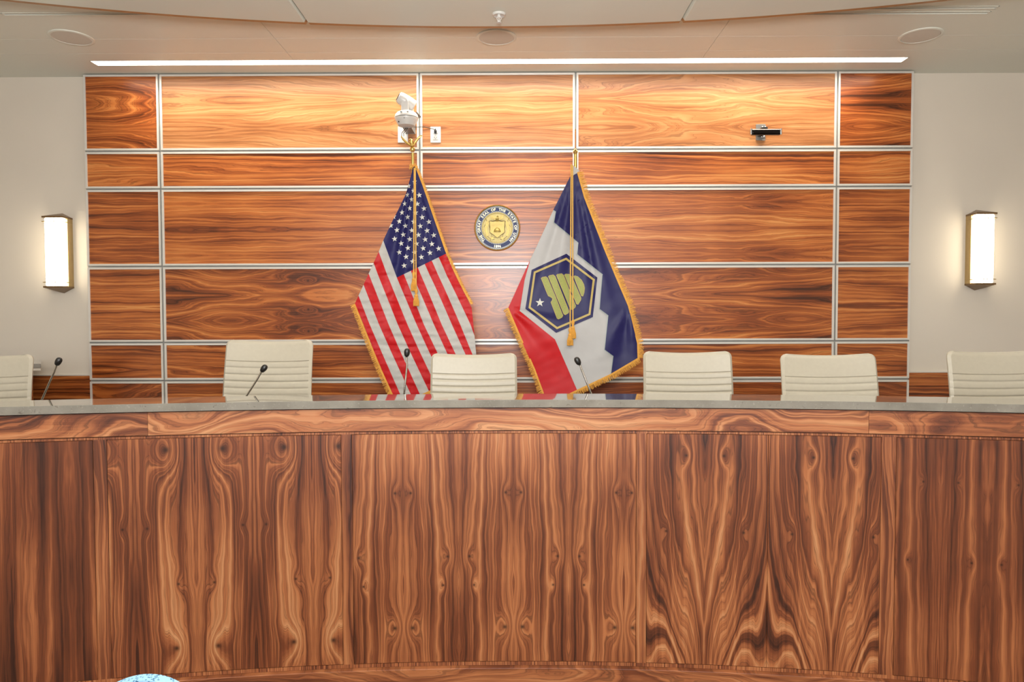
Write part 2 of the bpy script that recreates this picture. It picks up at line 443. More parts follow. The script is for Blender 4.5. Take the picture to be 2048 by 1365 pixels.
# recessed downlights in the cloud, just above the picture
for i, x in enumerate((-2.75, -.93, .72, 2.55)):
    t = empty('downlight', (x, 3.40-.05*abs(x), ZCL)); tag(t, 'round recessed downlight in the curved ceiling panel, %s' % ('far left', 'left of centre', 'right of centre', 'far right')[i], 'ceiling light', 'downlights in the curved ceiling panel')
    MB().lathe([(.062, .0), (.062, -.004), (.052, -.004), (.052, .0)], n=32).build('trim_ring', M['white'], t, smooth=True)
    MB().lathe([(.05, -.001), (.05, -.002), (.001, -.002)], n=32).build('lens', M['lamp'], t)

# ================================================================ DAIS
RF = R0                        # radius of the wood face (panels)
ZT = ZC-.320                   # top of stone ledge
def arcbox(b, s0, s1, r0, r1, z0, z1, seg=.06, mi=0):
    n = max(1, int(abs(s1-s0)/seg)); base = len(b.v)
    for i in range(n+1):
        s = s0+(s1-s0)*i/n
        for r, z in ((r0, z0), (r1, z0), (r1, z1), (r0, z1)):
            x, y = arc(s, r); b.v.append((x, y, z))
    for i in range(n):
        a = base+i*4; c = a+4
        for k in range(4): b.face([a+k, c+k, c+(k+1) % 4, a+(k+1) % 4], mi)
    b.face([base+3, base+2, base+1, base], mi); e = base+n*4; b.face([e, e+1, e+2, e+3], mi)
    return b
def arc_uv(flip=False, ox=0., oz=0.):
    def f(q):
        s = R0*math.atan2(q.x-CAX, q.y-CAY)
        return (q.z+oz, s+ox) if flip else (s+ox, q.z+oz)
    return f
def hit(px, py=1100, r=RF):
    d = ray(px, py); d = Vector((d.x, d.y)); o_ = Vector((-CAX, -CAY))
    A = d.dot(d); B = 2*o_.dot(d); C_ = o_.dot(o_)-r*r
    t = (-B+math.sqrt(B*B-4*A*C_))/(2*A); q = d*t
    return R0*math.atan2(q.x-CAX, q.y-CAY)
S0, S1 = -3.3, 3.3
ledge = arcbox(MB(), S0, S1, RF-.018, RF+.20, ZT-.031, ZT, .05)
lo = ledge.build('stone_ledge', M['stone'], bevel=.001, seg=1); tag(lo, 'long curved grey speckled stone ledge on top of the walnut dais', 'countertop')
dais = empty('dais', (0, 0, 0)); tag(dais, 'curved walnut veneered council dais running across the whole foreground', 'dais')
arcbox(MB(), S0, S1, RF+.03, RF+.19, .001, ZT-.031, .06).build('carcass', M['dark'], dais)
# fascia boards under the ledge, long grain
zf0, zf1 = ZC-.442, ZT-.035
cuts = [S0, hit(296, 840), hit(1737, 840), S1]
for i in range(3):
    m = wood('fascia_walnut_%d' % i, WD, leaf=0, seed=21+5*i, W1=1.6, W2=.14, FQ=9, vs=.35, tone=(.52, .58, .45)[i], rough=.4)
    arcbox(MB(), cuts[i]+.0006, cuts[i+1]-.0006, RF-.004, RF+.03, zf0, zf1, .05).build('fascia_board', m, dais, uvf=arc_uv(True))
# frame with fine upright grain, panels set into it
fine = wood('crossband_walnut', WD, leaf=0, seed=40, K=3, W1=.15, W2=.05, FQ=50, vs=.3, rough=.4, tone=.47, contrast=.9)
zp0, zp1 = ZC-1.369, ZC-.456
zr = ZC-.4455
pe = [(S0, hit(190)), (hit(218), hit(684)), (hit(706), hit(1272)), (hit(1293), hit(1760)), (hit(1790), S1)]
arcbox(MB(), S0, S1, RF+.0012, RF+.03, zp1+.0015, zr, .05).build('top_rail', fine, dais, uvf=arc_uv())
arcbox(MB(), S0, S1, RF+.0012, RF+.03, ZC-1.385, zp0-.0015, .05).build('bottom_rail', fine, dais, uvf=arc_uv())
stile = wood('stile_walnut', WD, leaf=0, seed=55, W1=.5, W2=.1, FQ=14, vs=.2, rough=.4, tone=.42)
for i in range(4):
    arcbox(MB(), pe[i][1]+.0012, pe[i+1][0]-.0012, RF+.0012, RF+.03, zp0-.0015, zp1+.0015, .02).build('stile', stile, dais, uvf=arc_uv())
kx = lambda px: hit(px)
pm = []
# (leaf, offset so that a mirror line falls on a leaf joint, knots in leaf coordinates)
L1 = (hit(510)-hit(392))
pm.append(wood('dais_walnut_plain', WD, leaf=.33, off=.05, seed=61.5, W1=.6, W2=.10, FQ=7, vs=.06, rough=.36, tone=.30, contrast=.8))
pm.append(wood('dais_walnut_knots', WD, leaf=L1, off=-hit(392)+L1*4, seed=64.2, W1=.55, W2=.11, FQ=12, vs=.10, rough=.36, tone=.46, contrast=1.05,
               knots=((L1*.47, ZC-.50, .048, .36), (L1*.80, ZC-.80, .018, .06), (L1*.30, ZC-1.02, .018, -.06), (L1*.35, ZC-1.27, .035, .14))))
L2 = (hit(1027)-hit(917))
pm.append(wood('dais_walnut_centre', WD, leaf=L2, off=-hit(917)+L2*6, seed=68.9, W1=.6, W2=.11, FQ=12, vs=.10, rough=.36, tone=.47, contrast=1.1,
               knots=((L2*.86, ZC-.69, .02, .08), (L2*.20, ZC-.945, .02, .07), (L2*.28, ZC-1.06, .018, .06), (L2*.84, ZC-1.23, .03, -.12))))
L3 = (hit(1535)-hit(1409))
pm.append(wood('dais_walnut_cathedral', WD, leaf=L3, off=-hit(1409)+L3*8, seed=73.4, W1=.95, W2=.10, FQ=11, vs=.12, rough=.36, tone=.47, contrast=1.1,
               knots=((L3*.30, ZC-.54, .02, .07), (L3*.62, ZC-.84, .02, .08), (L3*.55, ZC-1.42, .09, .38))))
pm.append(wood('dais_walnut_stripe', WD, leaf=.16, off=.02, seed=79.1, W1=.45, W2=.10, FQ=11, vs=.08, rough=.36, tone=.32, contrast=.7,
               knots=((.06, ZC-.62, .015, .05), (.11, ZC-.92, .015, -.05))))
for i, (a, c) in enumerate(pe):
    if i == 3:
        mdl = hit(1535)
        arcbox(MB(), a, mdl-.0004, RF, RF+.03, zp0, zp1, .02).build('veneer_panel', pm[3], dais, uvf=arc_uv(), bevel=.0012, seg=1)
        arcbox(MB(), mdl+.0004, c, RF, RF+.03, zp0, zp1, .02).build('veneer_panel', pm[3], dais, uvf=arc_uv(), bevel=.0012, seg=1)
    else:
        arcbox(MB(), a, c, RF, RF+.03, zp0, zp1, .02).build('veneer_panel', pm[i], dais, uvf=arc_uv(), bevel=.0012, seg=1)
bw = wood('base_walnut', WD, leaf=0, seed=90, W1=1.5, W2=.16, FQ=8, vs=.3, rough=.4, tone=.55)
arcbox(MB(), S0, S1, RF-.022, RF+.03, 0.001, ZC-1.386, .05).build('base_board', bw, dais, uvf=arc_uv(True), bevel=.002)
# work surface behind the ledge
arcbox(MB(), S0, S1, RF+.205, RF+.62, 1.015, 1.045, .06).build('work_surface', M['stone'], dais)
arcbox(MB(), S0, S1, RF+.1, RF+.205, 0.95, 1.045, .06).build('work_surface_support', M['dark'], dais)
for s in (-2.4, -.85, .7, 2.3):
    arcbox(MB(), s, s+.03, RF+.2, RF+.58, FLOOR2+.001, 1.014, .06).build('desk_gable', stile, dais, uvf=arc_uv())

# ================================================================ CHAIRS
def make_chair():
    t = empty('conference_chair'); H = 1.03; W = .232
    def corner(v, vt, r):
        d = vt-v
        return 0 if d > r else r-math.sqrt(max(0, r*r-(r-d)**2))
    # backrest: z from .44 to H ; faces -y ; centre dips slightly
    def back(side):
        def fn(a, b_):
            z = .44+(H-.44)*b_; x = (a*2-1)
            w = W-corner(z, H, .032)+.006*(1-b_)
            zz = z-.010*(1-x*x)*b_ if b_ > .05 else z
            y = .06*b_+.03*(b_**3) - .020*x*x*b_
            e = max(0, 1-abs(x))*W; th = .017*min(1, (e/.012))**.5 if e < .012 else .017
            th = max(th, .004)
            d = (H-z)
            th *= min(1, max(.2, (d/.014)))**.5 if d < .014 else 1
            rib = 0
            if z < H-.105:
                ph = ((H-.105-z) % .0345)/.0345
                rib = .0065*(1-(2*abs(ph-.5))**5.0)-.0065
                rib *= min(1, e/.02)
            return (x*w, y+(-(th+rib) if side < 0 else (th+rib*.6)), zz)
        return fn
    b = MB().grid(back(-1), 40, 150).grid(back(1), 40, 150)
    me = b
    # sew the rims
    nu, nv = 40, 150; off = (nu+1)*(nv+1)
    rim = [i*(nv+1) for i in range(nu+1)]+[nu*(nv+1)+j for j in range(1, nv+1)]+[i*(nv+1)+nv for i in range(nu-1, -1, -1)]+[j for j in range(nv-1, 0, -1)]
    for k in range(len(rim)):
        p, q = rim[k], rim[(k+1) % len(rim)]; b.face([p, q, q+off, p+off])
    bo = b.build('backrest', M['leather'], t, smooth=True)
    def seat(side):
        def fn(a, b_):
            x = a*2-1; y = -.45+.47*b_; e = max(0, 1-abs(x))*.235; d = .47*b_
            w = .235-corner(d, 0, 0)-(.03-math.sqrt(max(0, .0009-(.03-min(d, .03))**2)))
            z = .455-.02*math.sin(b_*PI)-.03*(1-min(1, d/.1))**2
            th = .022*min(1, e/.012)**.5 if e < .012 else .022
            ph = (d % .04)/.04; rib = .006*(1-(2*abs(ph-.5))**5)*min(1, e/.02)
            return (x*w, y, z+(max(th, .003)+rib if side > 0 else -max(th, .003)))
        return fn
    s = MB().grid(seat(1), 30, 96).grid(seat(-1), 30, 96); nu, nv = 30, 96; off = (nu+1)*(nv+1)
    rim = [i*(nv+1) for i in range(nu+1)]+[nu*(nv+1)+j for j in range(1, nv+1)]+[i*(nv+1)+nv for i in range(nu-1, -1, -1)]+[j for j in range(nv-1, 0, -1)]
    for k in range(len(rim)):
        p, q = rim[k], rim[(k+1) % len(rim)]; s.face([p, q, q+off, p+off])
    s.build('seat', M['leather'], t, smooth=True)
    for sx in (-1, 1):
        MB().tube([(sx*.238, -.05, .43), (sx*.262, -.09, .50), (sx*.264, -.16, .62), (sx*.264, -.10, .645), (sx*.264, .02, .645), (sx*.262, .05, .60), (sx*.245, .035, .52)], .011, 10).build('armrest', M['alu'], t, smooth=True)
    MB().box(-.22, .22, -.30, -.02, .405, .425).box(-.06, .06, -.26, -.10, .35, .405).build('seat_frame', M['blackmetal'], t)
    MB().tube([(0, -.18, .10), (0, -.18, .26)], .028, 16).tube([(0, -.18, .26), (0, -.18, .36)], .016, 16).build('gas_column', M['alu'], t, smooth=True)
    for k in range(5):
        a = 2*PI*k/5+.3; cx, cy = math.cos(a), math.sin(a)
        leg = MB().tube([(0, -.18, .10), (cx*.15, -.18+cy*.15, .095), (cx*.29, -.18+cy*.29, .075)], [.024, .018, .011], 10).build('base_leg', M['alu'], t, smooth=True)
        Mx = Matrix.Rotation(PI/2, 4, 'X'); Mz = Matrix.Rotation(a, 4, 'Z')
        MB().lathe([(.012, -.02), (.027, -.018), (.029, 0), (.027, .018), (.012, .02)], c=(cx*.29, -.18+cy*.29, .0292), n=20, M=(Mz @ Mx)).tube([(cx*.29, -.18+cy*.29, .03), (cx*.29, -.18+cy*.29, .078)], .006, 8).build('caster', M['black'], leg, smooth=True)
    return t
def copy_tree(o, parent=None):
    c = o.copy(); col.objects.link(c); c.parent = parent
    for ch in list(o.children): copy_tree(ch, c)
    return c
proto = make_chair()
# (px of the centre, px y of the top edge, depth of the top, turn)
CH = [(-32, 712, 3.42, .10, 'cream ribbed leather chair cut off by the left picture edge'),
      (540, 682, 3.60, -.10, 'cream ribbed leather chair left of the striped flag, the tallest of the row'),
      (948, 709, 3.80, .0, 'cream ribbed leather chair between the two flags'),
      (1374, 705, 3.72, -.03, 'cream ribbed leather chair just right of the state flag'),
      (1655, 710, 3.36, .05, 'cream ribbed leather chair second from the right picture edge'),
      (1986, 704, 3.33, .06, 'cream ribbed leather chair cut off by the right picture edge')]
spots = []
for i, (px, py, Y, rz, lb) in enumerate(CH):
    o = proto if i == 0 else copy_tree(proto)
    p = PY(px, py, Y); spots.append((o, p, rz, lb))
for i, (o, p, rz, lb) in enumerate(spots):
    yo = .07
    o.location = (p.x-(-math.sin(rz))*yo, p.y-math.cos(rz)*yo, FLOOR2+.001); o.rotation_euler = (0, 0, rz)
    tag(o, lb, 'chair', 'cream chairs behind the dais')
    dz = p.z-FLOOR2-1.025
    for ch in o.children:
        if ch.name.split('.')[0] in ('backrest', 'seat', 'armrest', 'seat_frame'): ch.location.z += dz
        if ch.name.startswith('gas_column'): ch.location.z += dz*.5

# ================================================================ GOOSENECK MICROPHONES
def mic(head, mids, foot, Y, label):
    """pixels of the head, bends and of where the stem vanishes behind the ledge"""
    H = PY(*head, Y); ft = PY(*foot, Y)
    d = (ft-PY(*mids[-1], Y)).normalized()
    base = ft+d*((ft.z-1.075)/max(.2, -d.z))
    t = empty('gooseneck_microphone', (base.x, base.y, 1.0455)); tag(t, label, 'microphone', 'gooseneck microphones on the dais')
    L = lambda q: Vector(q)-Vector((base.x, base.y, 1.0455))
    MB().lathe([(.055, 0), (.055, .012), (.045, .022), (.012, .03), (.006, .045)], n=28).build('base', M['black'], t, smooth=True)
    ps = [L(base)-Vector((0, 0, .0))]+[L(ft)]+[L(PY(*m, Y)) for m in mids[::-1]]
    dirh = (L(H)-ps[-1]).normalized()
    n0 = len(ps)
    MB().tube(ps[:2]+ps[2:-1]+[ps[-1]], .0042, 10).build('stem', M['chrome'], t, smooth=True)
    MB().tube([ps[-1]+(ps[-1]-L(H))*.0, L(H)-dirh*.012], .0048, 10).build('gooseneck', M['blackmetal'], t, smooth=True)
    R = dirh.to_track_quat('Z', 'Y').to_matrix().to_4x4()
    MB().lathe([(.004, -.021), (.0095, -.017), (.0125, -.008), (.0135, .002), (.012, .010), (.008, .016), (.002, .018)], c=L(H), n=20, M=R).build('windscreen', M['black'], t, smooth=True)
mic((117, 723), [(113, 731), (108, 745)], (84, 800), 3.05, 'gooseneck microphone beside the leftmost cream chair')
mic((528, 737), [(523, 744), (514, 760)], (493, 793), 3.12, 'gooseneck microphone in front of the tallest cream chair')
mic((814, 705), [(813, 715), (814, 732)], (808, 790), 3.12, 'gooseneck microphone in front of the striped flag')
mic((1155, 722), [(1160, 731), (1165, 744)], (1182, 787), 3.12, 'gooseneck microphone in front of the state flag')

# ================================================================ WALL LAMPS
def sconce(xc, z0, z1, label):
    t = empty('wall_lamp', (xc, BY, (z0+z1)/2)); tag(t, label, 'wall lamp', 'tall wall lamps beside the walnut wall')
    h = (z1-z0)/2; w = .060
    bz = M['bronze']
    MB().box(-w, w, -.055, -.001, -h+.012, h-.012).build('back_box', bz, t)
    MB().box(-w+.001, w-.001, -.112, -.056, -h+.014, h-.014).build('diffuser', M['glow'], t, bevel=.006)
    for s in (-1, 1):
        c = MB(); c.box(-w-.010, w+.010, -.122, -.001, s*(h-.006)-.006, s*(h-.006)+.006)
        i = len(c.v); zz = s*h
        c.v += [(-w-.006, -.118, zz), (w+.006, -.118, zz), (0, -.004, zz+s*.034), (-w-.006, -.004, zz), (w+.006, -.004, zz)]
        for q in ((0, 1, 2), (0, 2, 3), (1, 4, 2), (2, 4, 3)): c.face([i+k for k in q])
        c.build('end_cap', bz, t)
        r = MB(); z = s*(h-.038)
        r.tube([(-w-.012, -.119, z), (w+.010, -.119, z)], .0028, 8)
        r.tube([(w+.008, -.121, z), (w+.008, -.002, z)], .0028, 8); r.tube([(-w-.008, -.121, z), (-w-.008, -.002, z)], .0028, 8)
        r.build('cross_rod', M['brass'], t, smooth=True)
    for x in (-.011, .011):
        MB().tube([(x, -.116, -h+.01), (x, -.116, h-.01)], .0018, 8).build('upright_rod', M['grey'], t, smooth=True)
    for s in (-1, 1):
        MB().box(s*(w+.005)-.004, s*(w+.005)+.004, -.06, -.001, -h+.01, h-.01).build('side_strip', M['brass'], t)
a, b_ = PY(86, 576, 4.845), PY(126, 432, 4.845); sconce((a.x+b_.x)/2, a.z, b_.z, 'tall glowing wall lamp on the white wall left of the walnut panels')
a, b_ = PY(1950, 570, 4.845), PY(1994, 425, 4.845); sconce((a.x+b_.x)/2, a.z, b_.z, 'tall glowing wall lamp on the white wall right of the walnut panels')

# ================================================================ WALL THINGS
def plate(name, px0, px1, py0, py1, label, cat):
    a, c = PY(px0, py1, WY), PY(px1, py0, WY)
    t = empty(name, ((a.x+c.x)/2, WY, (a.z+c.z)/2)); tag(t, label, cat)
    w, h = (c.x-a.x)/2, (c.z-a.z)/2
    MB().box(-w, w, -.006, -.0002, -h, h).build('cover_plate', M['white'], t, bevel=.002)
    return t, w, h
t, w, h = plate('cable_wall_plate', 796, 816, 253.5, 286, 'white wall plate under the white camera, its cables running in', 'wall plate')
MB().lathe([(.004, -.0075), (.004, -.006)], c=(0, 0, 0), n=10, M=Matrix.Rotation(PI/2, 4, 'X')).build('screw', M['grey'], t)
t, w, h = plate('power_outlet', 861, 881.5, 254, 286, 'white power outlet with a black plug, right of the white camera', 'outlet')
for s in (-1, 1):
    z = s*.022
    ins = MB().box(-.017, .017, -.0085, -.006, z-.014, z+.014).build('socket_face', M['white'], t, bevel=.003)
    MB().box(-.0078, -.0055, -.0092, -.0084, z-.002, z+.007).box(.0055, .0078, -.0092, -.0084, z-.002, z+.007).box(-.002, .002, -.0092, -.0084, z-.009, z-.005).build('slot', M['dark'], ins)
pc = PY(871, 263, WY-.03)
oc = Vector(t.location)
# PTZ camera on its bracket
cx = PY(813, 240, 4.72)
cam = empty('wall_camera', (cx.x, BY-.06, cx.z)); tag(cam, 'white pan and tilt camera on a wall bracket above the striped flag', 'camera')
yb = cx.y-(BY-.06)
dz = lambda py: PY(813, py, 4.72).z-cx.z
R_ = .079
MB().lathe([(.046, dz(253)), (.055, dz(252)), (.072, dz(242)), (R_-.001, dz(238)), (R_-.001, dz(237.4))], c=(0, yb, 0), n=40).build('base_lower', M['white'], cam, smooth=True)
MB().lathe([(R_-.003, dz(237.4)), (R_-.003, dz(236.6))], c=(0, yb, 0), n=40).build('seam_ring', M['black'], cam)
MB().lathe([(R_, dz(236.6)), (R_, dz(235)), (.074, dz(230)), (.062, dz(226)), (.045, dz(223.4)), (.01, dz(222.8))], c=(0, yb, 0), n=40).build('base_dome', M['white'], cam, smooth=True)
v = MB()
for x in (-.020, .010):
    s = 1 if x > 0 else -1
    v.prism([(x-.010, yb-.073, dz(230.5)), (x+.010, yb-.073, dz(230.5)), (x+.012*s+.004, yb-.070, dz(228.4)), (x-.002, yb-.071, dz(228.6))], (0, .012, 0))
v.build('vent', M['black'], cam)
MB().lathe([(.004, -.002), (.004, .004)], c=(-.004, yb-.0685, dz(241.5)), n=12, M=Matrix.Rotation(PI/2, 4, 'X')).lathe([(.0045, -.002), (.0045, .004)], c=(-.044, yb-.047, dz(247.5)), n=12, M=Matrix.Rotation(PI/2, 4, 'X')).build('sensor_window', M['black'], cam)
for x, w2, yy in ((-.004, .026, yb-.045), (.030, .012, yb+.03)):
    MB().prism([(x-w2, yy, dz(225)), (x+w2, yy, dz(225)), (x+w2*.9, yy, dz(206)), (x+w2*.5, yy, dz(200)), (x-w2*.4, yy, dz(199)), (x-w2*.85, yy, dz(205))], (0, .022, 0)).build('yoke_arm', M['white'], cam, bevel=.004)
hd = Vector((.62, .25, -.34)).normalized()
Rh = hd.to_track_quat('Z', 'Y').to_matrix().to_4x4()
hdo = MB().lathe([(.022, -.070), (.034, -.066), (.040, -.050), (.043, .0), (.041, .045), (.034, .052), (.028, .050)], c=(.006, yb, dz(205)), n=32, M=Rh).build('camera_head', M['white'], cam, smooth=True)
MB().lathe([(.028, -.0715), (.028, -.0705), (.010, -.0712)], c=(.006, yb, dz(205)), n=24, M=Rh).build('lens', M['black'], cam, smooth=True)
br = MB().box(-.03, .03, yb+.02, .0, dz(253)-.003, dz(253))
br.box(-.035, .035, -.006, 0.0, dz(253)-.004, dz(228))
br.prism([(.035, yb+.06, dz(222)), (.062, yb+.05, dz(219)), (.085, yb+.10, dz(225)), (.05, yb+.12, dz(227))], (0, 0, -.004))
br.build('bracket', M['grey'], cam)
def cable(name, pts, r, parent, mat='black'):
    P_ = [PY(*p) for p in pts]
    # Catmull-Rom smoothing
    out = []
    for i in range(len(P_)-1):
        p0, p1, p2, p3 = P_[max(i-1, 0)], P_[i], P_[i+1], P_[min(i+2, len(P_)-1)]
        for k in range(8):
            u = k/8
            out.append(.5*((2*p1)+(p2-p0)*u+(2*p0-5*p1+4*p2-p3)*u*u+(3*p1-p0-3*p2+p3)*u**3))
    out.append(P_[-1])
    o = MB().tube(out, r, 8).build(name, M[mat], parent, smooth=True)
    o.matrix_parent_inverse = Matrix.Translation(parent.location).inverted()
    return o
cable('camera_cable', [(816, 252, 4.74), (810, 259, 4.76), (804, 266, 4.82), (803.5, 272, 4.892)], .0026, cam)
cable('camera_cable', [(818, 252, 4.74), (813, 260, 4.76), (808, 266, 4.82), (807.5, 272, 4.892)], .0026, cam)
pwc = cable('power_cable', [(820, 252.5, 4.74), (832, 254.5, 4.80), (845, 254, 4.86), (860, 256.5, 4.86), (868, 259, 4.86), (870, 262, 4.87)], .0022, cam)
q = PY(871, 264, 4.885)
o = MB().box(q.x-.009, q.x+.009, q.y-.012, 4.8925, q.z-.011, q.z+.010).box(q.x-.004, q.x+.004, q.y-.012, q.y+.004, q.z+.010, q.z+.020).build('plug', M['black'], pwc, bevel=.003)
# black arm bracket at the right
mx = PY(1521, 265, WY)
br = empty('mount_bracket', (mx.x, WY, mx.z)); tag(br, 'black wall mount bar on a small grey plate, upper right of the walnut wall', 'wall mount')
zz = lambda py: PY(1521, py, WY).z-mx.z
MB().box(-.033, .033, -.005, -.0002, zz(281), zz(249)).prism([(-.033, -.005, zz(281)), (.033, -.005, zz(281)), (.024, -.02, zz(283)), (-.030, -.02, zz(282))], (0, 0, .003)).build('wall_plate', M['grey'], br, bevel=.001)
L = lambda px, py, Y: PY(px, py, Y)-Vector((mx.x, WY, mx.z))
bar = MB()
Yb = 4.80
a, c = L(1500, 265, Yb), L(1562, 265.5, Yb)
bar.box(a.x, c.x, -.125, -.085, a.z-.020, a.z+.020)
bar.build('bar', M['blackmetal'], br, bevel=.014, seg=4)
MB().box(-.02, .02, -.086, -.004, -.022, .016).build('arm', M['black'], br, bevel=.003)
cap = MB()
for px in (1499.5, 1559):
    q = L(px, 265.5, Yb); cap.tube([(q.x, -.128, q.z-.0195), (q.x, -.128, q.z+.0195)], .006, 10)
cap.build('end_clamp', M['alu'], br, smooth=True)
sc = MB()
for px, py in ((1524, 255.5), (1529.5, 255), (1523, 274), (1527, 274)):
    q = L(px, py, WY); sc.lathe([(.006, 0), (.006, .006), (.003, .008)], c=(q.x, -.005, q.z), n=10, M=Matrix.Rotation(PI/2, 4, 'X'))
sc.build('screw', M['alu'], br, smooth=True)

# ================================================================ WALL SEAL
sc_ = PY(994.5, 456, WY-.012)
seal = empty('wall_seal', (sc_.x, WY, sc_.z)); tag(seal, 'round gold and navy state seal on the walnut wall between the flags', 'seal')
RS = .160
RX = Matrix.Rotation(PI/2, 4, 'X')     # local z -> -y
MB().lathe([(RS-.004, .0), (RS, .004), (RS, .012), (RS-.004, .018), (RS-.009, .016), (RS-.010, .010)], n=72, M=RX).build('rim', M['gold'], seal, smooth=True)
MB().lathe([(RS-.009, .001), (RS-.009, .011), (.105, .011), (.105, .001)], n=72, M=RX).build('navy_band', M['navy'], seal)
MB().lathe([(.108, .002), (.108, .015), (.103, .0155), (.1, .013), (.05, .0145), (.002, .016)], n=72, M=RX).build('gold_disc', M['goldpale'], seal, smooth=True)
bd = MB()
for rr, nb, sz in ((RS-.014, 110, .0019), (RS-.019, 104, .0017), (.112, 90, .0018)):
    for k in range(nb):
        a = 2*PI*k/nb; bd.box(rr*math.cos(a)-sz, rr*math.cos(a)+sz, -.0135, -.0105, rr*math.sin(a)-sz, rr*math.sin(a)+sz)
bd.build('bead_border', M['dotgrey'], seal)
def glyph(ch, size):
    cu = bpy.data.curves.new('g', 'FONT'); cu.body = ch; cu.size = size; cu.extrude = .0012; cu.align_x = 'CENTER'; cu.offset = .0006
    ob = bpy.data.objects.new('g', cu); col.objects.link(ob)
    dg = bpy.context.evaluated_depsgraph_get(); me = bpy.data.meshes.new_from_object(ob.evaluated_get(dg))
    V = [Vector(v.co) for v in me.vertices]; Fc = [tuple(p.vertices) for p in me.polygons]
    bpy.data.objects.remove(ob); bpy.data.curves.remove(cu); bpy.data.meshes.remove(me)
    return V, Fc
lt = MB()
def ringtext(txt, r, size, a0, a1, inward=False):
    n = len(txt)
    for i, ch in enumerate(txt):
        if ch == ' ': continue
        a = a0+(a1-a0)*i/(n-1)
        V, Fc = glyph(ch, size); b0 = len(lt.v)
        for q in V:
            x, y = q.x, q.y
            rr = r+y if not inward else r-y
            th = a
            ux, uy = math.cos(th), math.sin(th)
            tx, ty = (uy, -ux) if not inward else (-uy, ux)
            X, Z = ux*rr+tx*x, uy*rr+ty*x
            lt.v.append((X, -.0135-q.z, Z))
        for fc in Fc: lt.face([b0+k for k in fc])
dg_ = math.radians
ringtext('THE·GREAT SEAL OF THE STATE OF UTAH', .1195, .0245, dg_(222), dg_(-43))
ringtext('1896', .1365, .0235, dg_(270-8.5), dg_(270+8.5), True)
lt.build('lettering', plain('seal_letters', hexc('#d8d0ae'), .35, metal=.2), seal, recalc=False)
em = MB()
eo = MB()
def sp2(pts, r=.0016, closed=False): eo.tube([(x, -.0165, z) for x, z in pts], r, 6, closed=closed)
# shield
em.prism([(x, -.014, z) for x, z in ((-.052, .045), (-.03, .040), (0, .048), (.03, .040), (.052, .045), (.048, .01), (.050, -.03), (.028, -.045), (0, -.068), (-.028, -.045), (-.050, -.03), (-.048, .01))], (0, -.005, 0))
sp2([(-.055, .048), (-.03, .043), (0, .051), (.03, .043), (.055, .048), (.050, .01), (.053, -.033), (.028, -.05), (0, -.072), (-.028, -.05), (-.053, -.033), (-.05, .01)], closed=True)
# beehive on the shield
em.lathe([(.024, 0), (.0245, .006), (.021, .012), (.0215, .014), (.017, .020), (.0175, .022), (.010, .029), (.002, .032)], c=(0, -.019, -.030), n=20)
# eagle over it: body, spread wings
em.tube([(0, -.018, .045), (0, -.022, .062), (.002, -.021, .074)], [.010, .012, .006], 10)
em.tube([(.002, -.022, .072), (.004, -.025, .080), (.011, -.025, .080)], [.006, .0055, .001], 8)
for s in (-1, 1):
    em.prism([(s*.006, -.018, .066), (s*.024, -.018, .086), (s*.050, -.018, .082), (s*.040, -.018, .070), (s*.046, -.018, .062), (s*.030, -.018, .060), (s*.012, -.018, .052)], (0, -.004, 0))
    # flag staffs and hanging colours
    sp2([(s*.030, -.085), (s*.060, .030), (s*.085, .070)], .0014); sp2([(s*.012, .050), (s*.05, .048), (s*.085, .018), (s*.093, .005)], .0014)
    em.prism([(s*.060, -.014, .055), (s*.080, -.014, .035), (s*.088, -.014, -.02), (s*.075, -.014, -.06), (s*.058, -.014, -.055), (s*.070, -.014, -.01), (s*.058, -.014, .02)], (0, -.0045, 0))
    sp2([(s*.088, -.015), (s*.078, -.05), (s*.050, -.075), (s*.02, -.080)], .0014)
    sp2([(s*.01, -.07), (s*.03, -.062), (s*.05, -.088)], .0014)
    em.prism([(s*.028, -.014, -.062), (s*.050, -.014, -.066), (s*.040, -.014, -.084), (s*.022, -.014, -.076)], (0, -.004, 0))
em.prism([(-.04, -.0185, .020), (.04, -.0185, .020), (.038, -.0185, .028), (-.038, -.0185, .028)], (0, -.003, 0))
em.build('emblem_relief', M['goldmid'], seal, smooth=True)
eo.build('emblem_outline', M['oldgold'], seal, smooth=True)
ea = MB(); 
ea.tube([(-.040, -.024, .070), (.0, -.024, .057), (.025, -.024, .066)], .0012, 6)
ea.build('arrow_bundle', M['bronze'], seal)

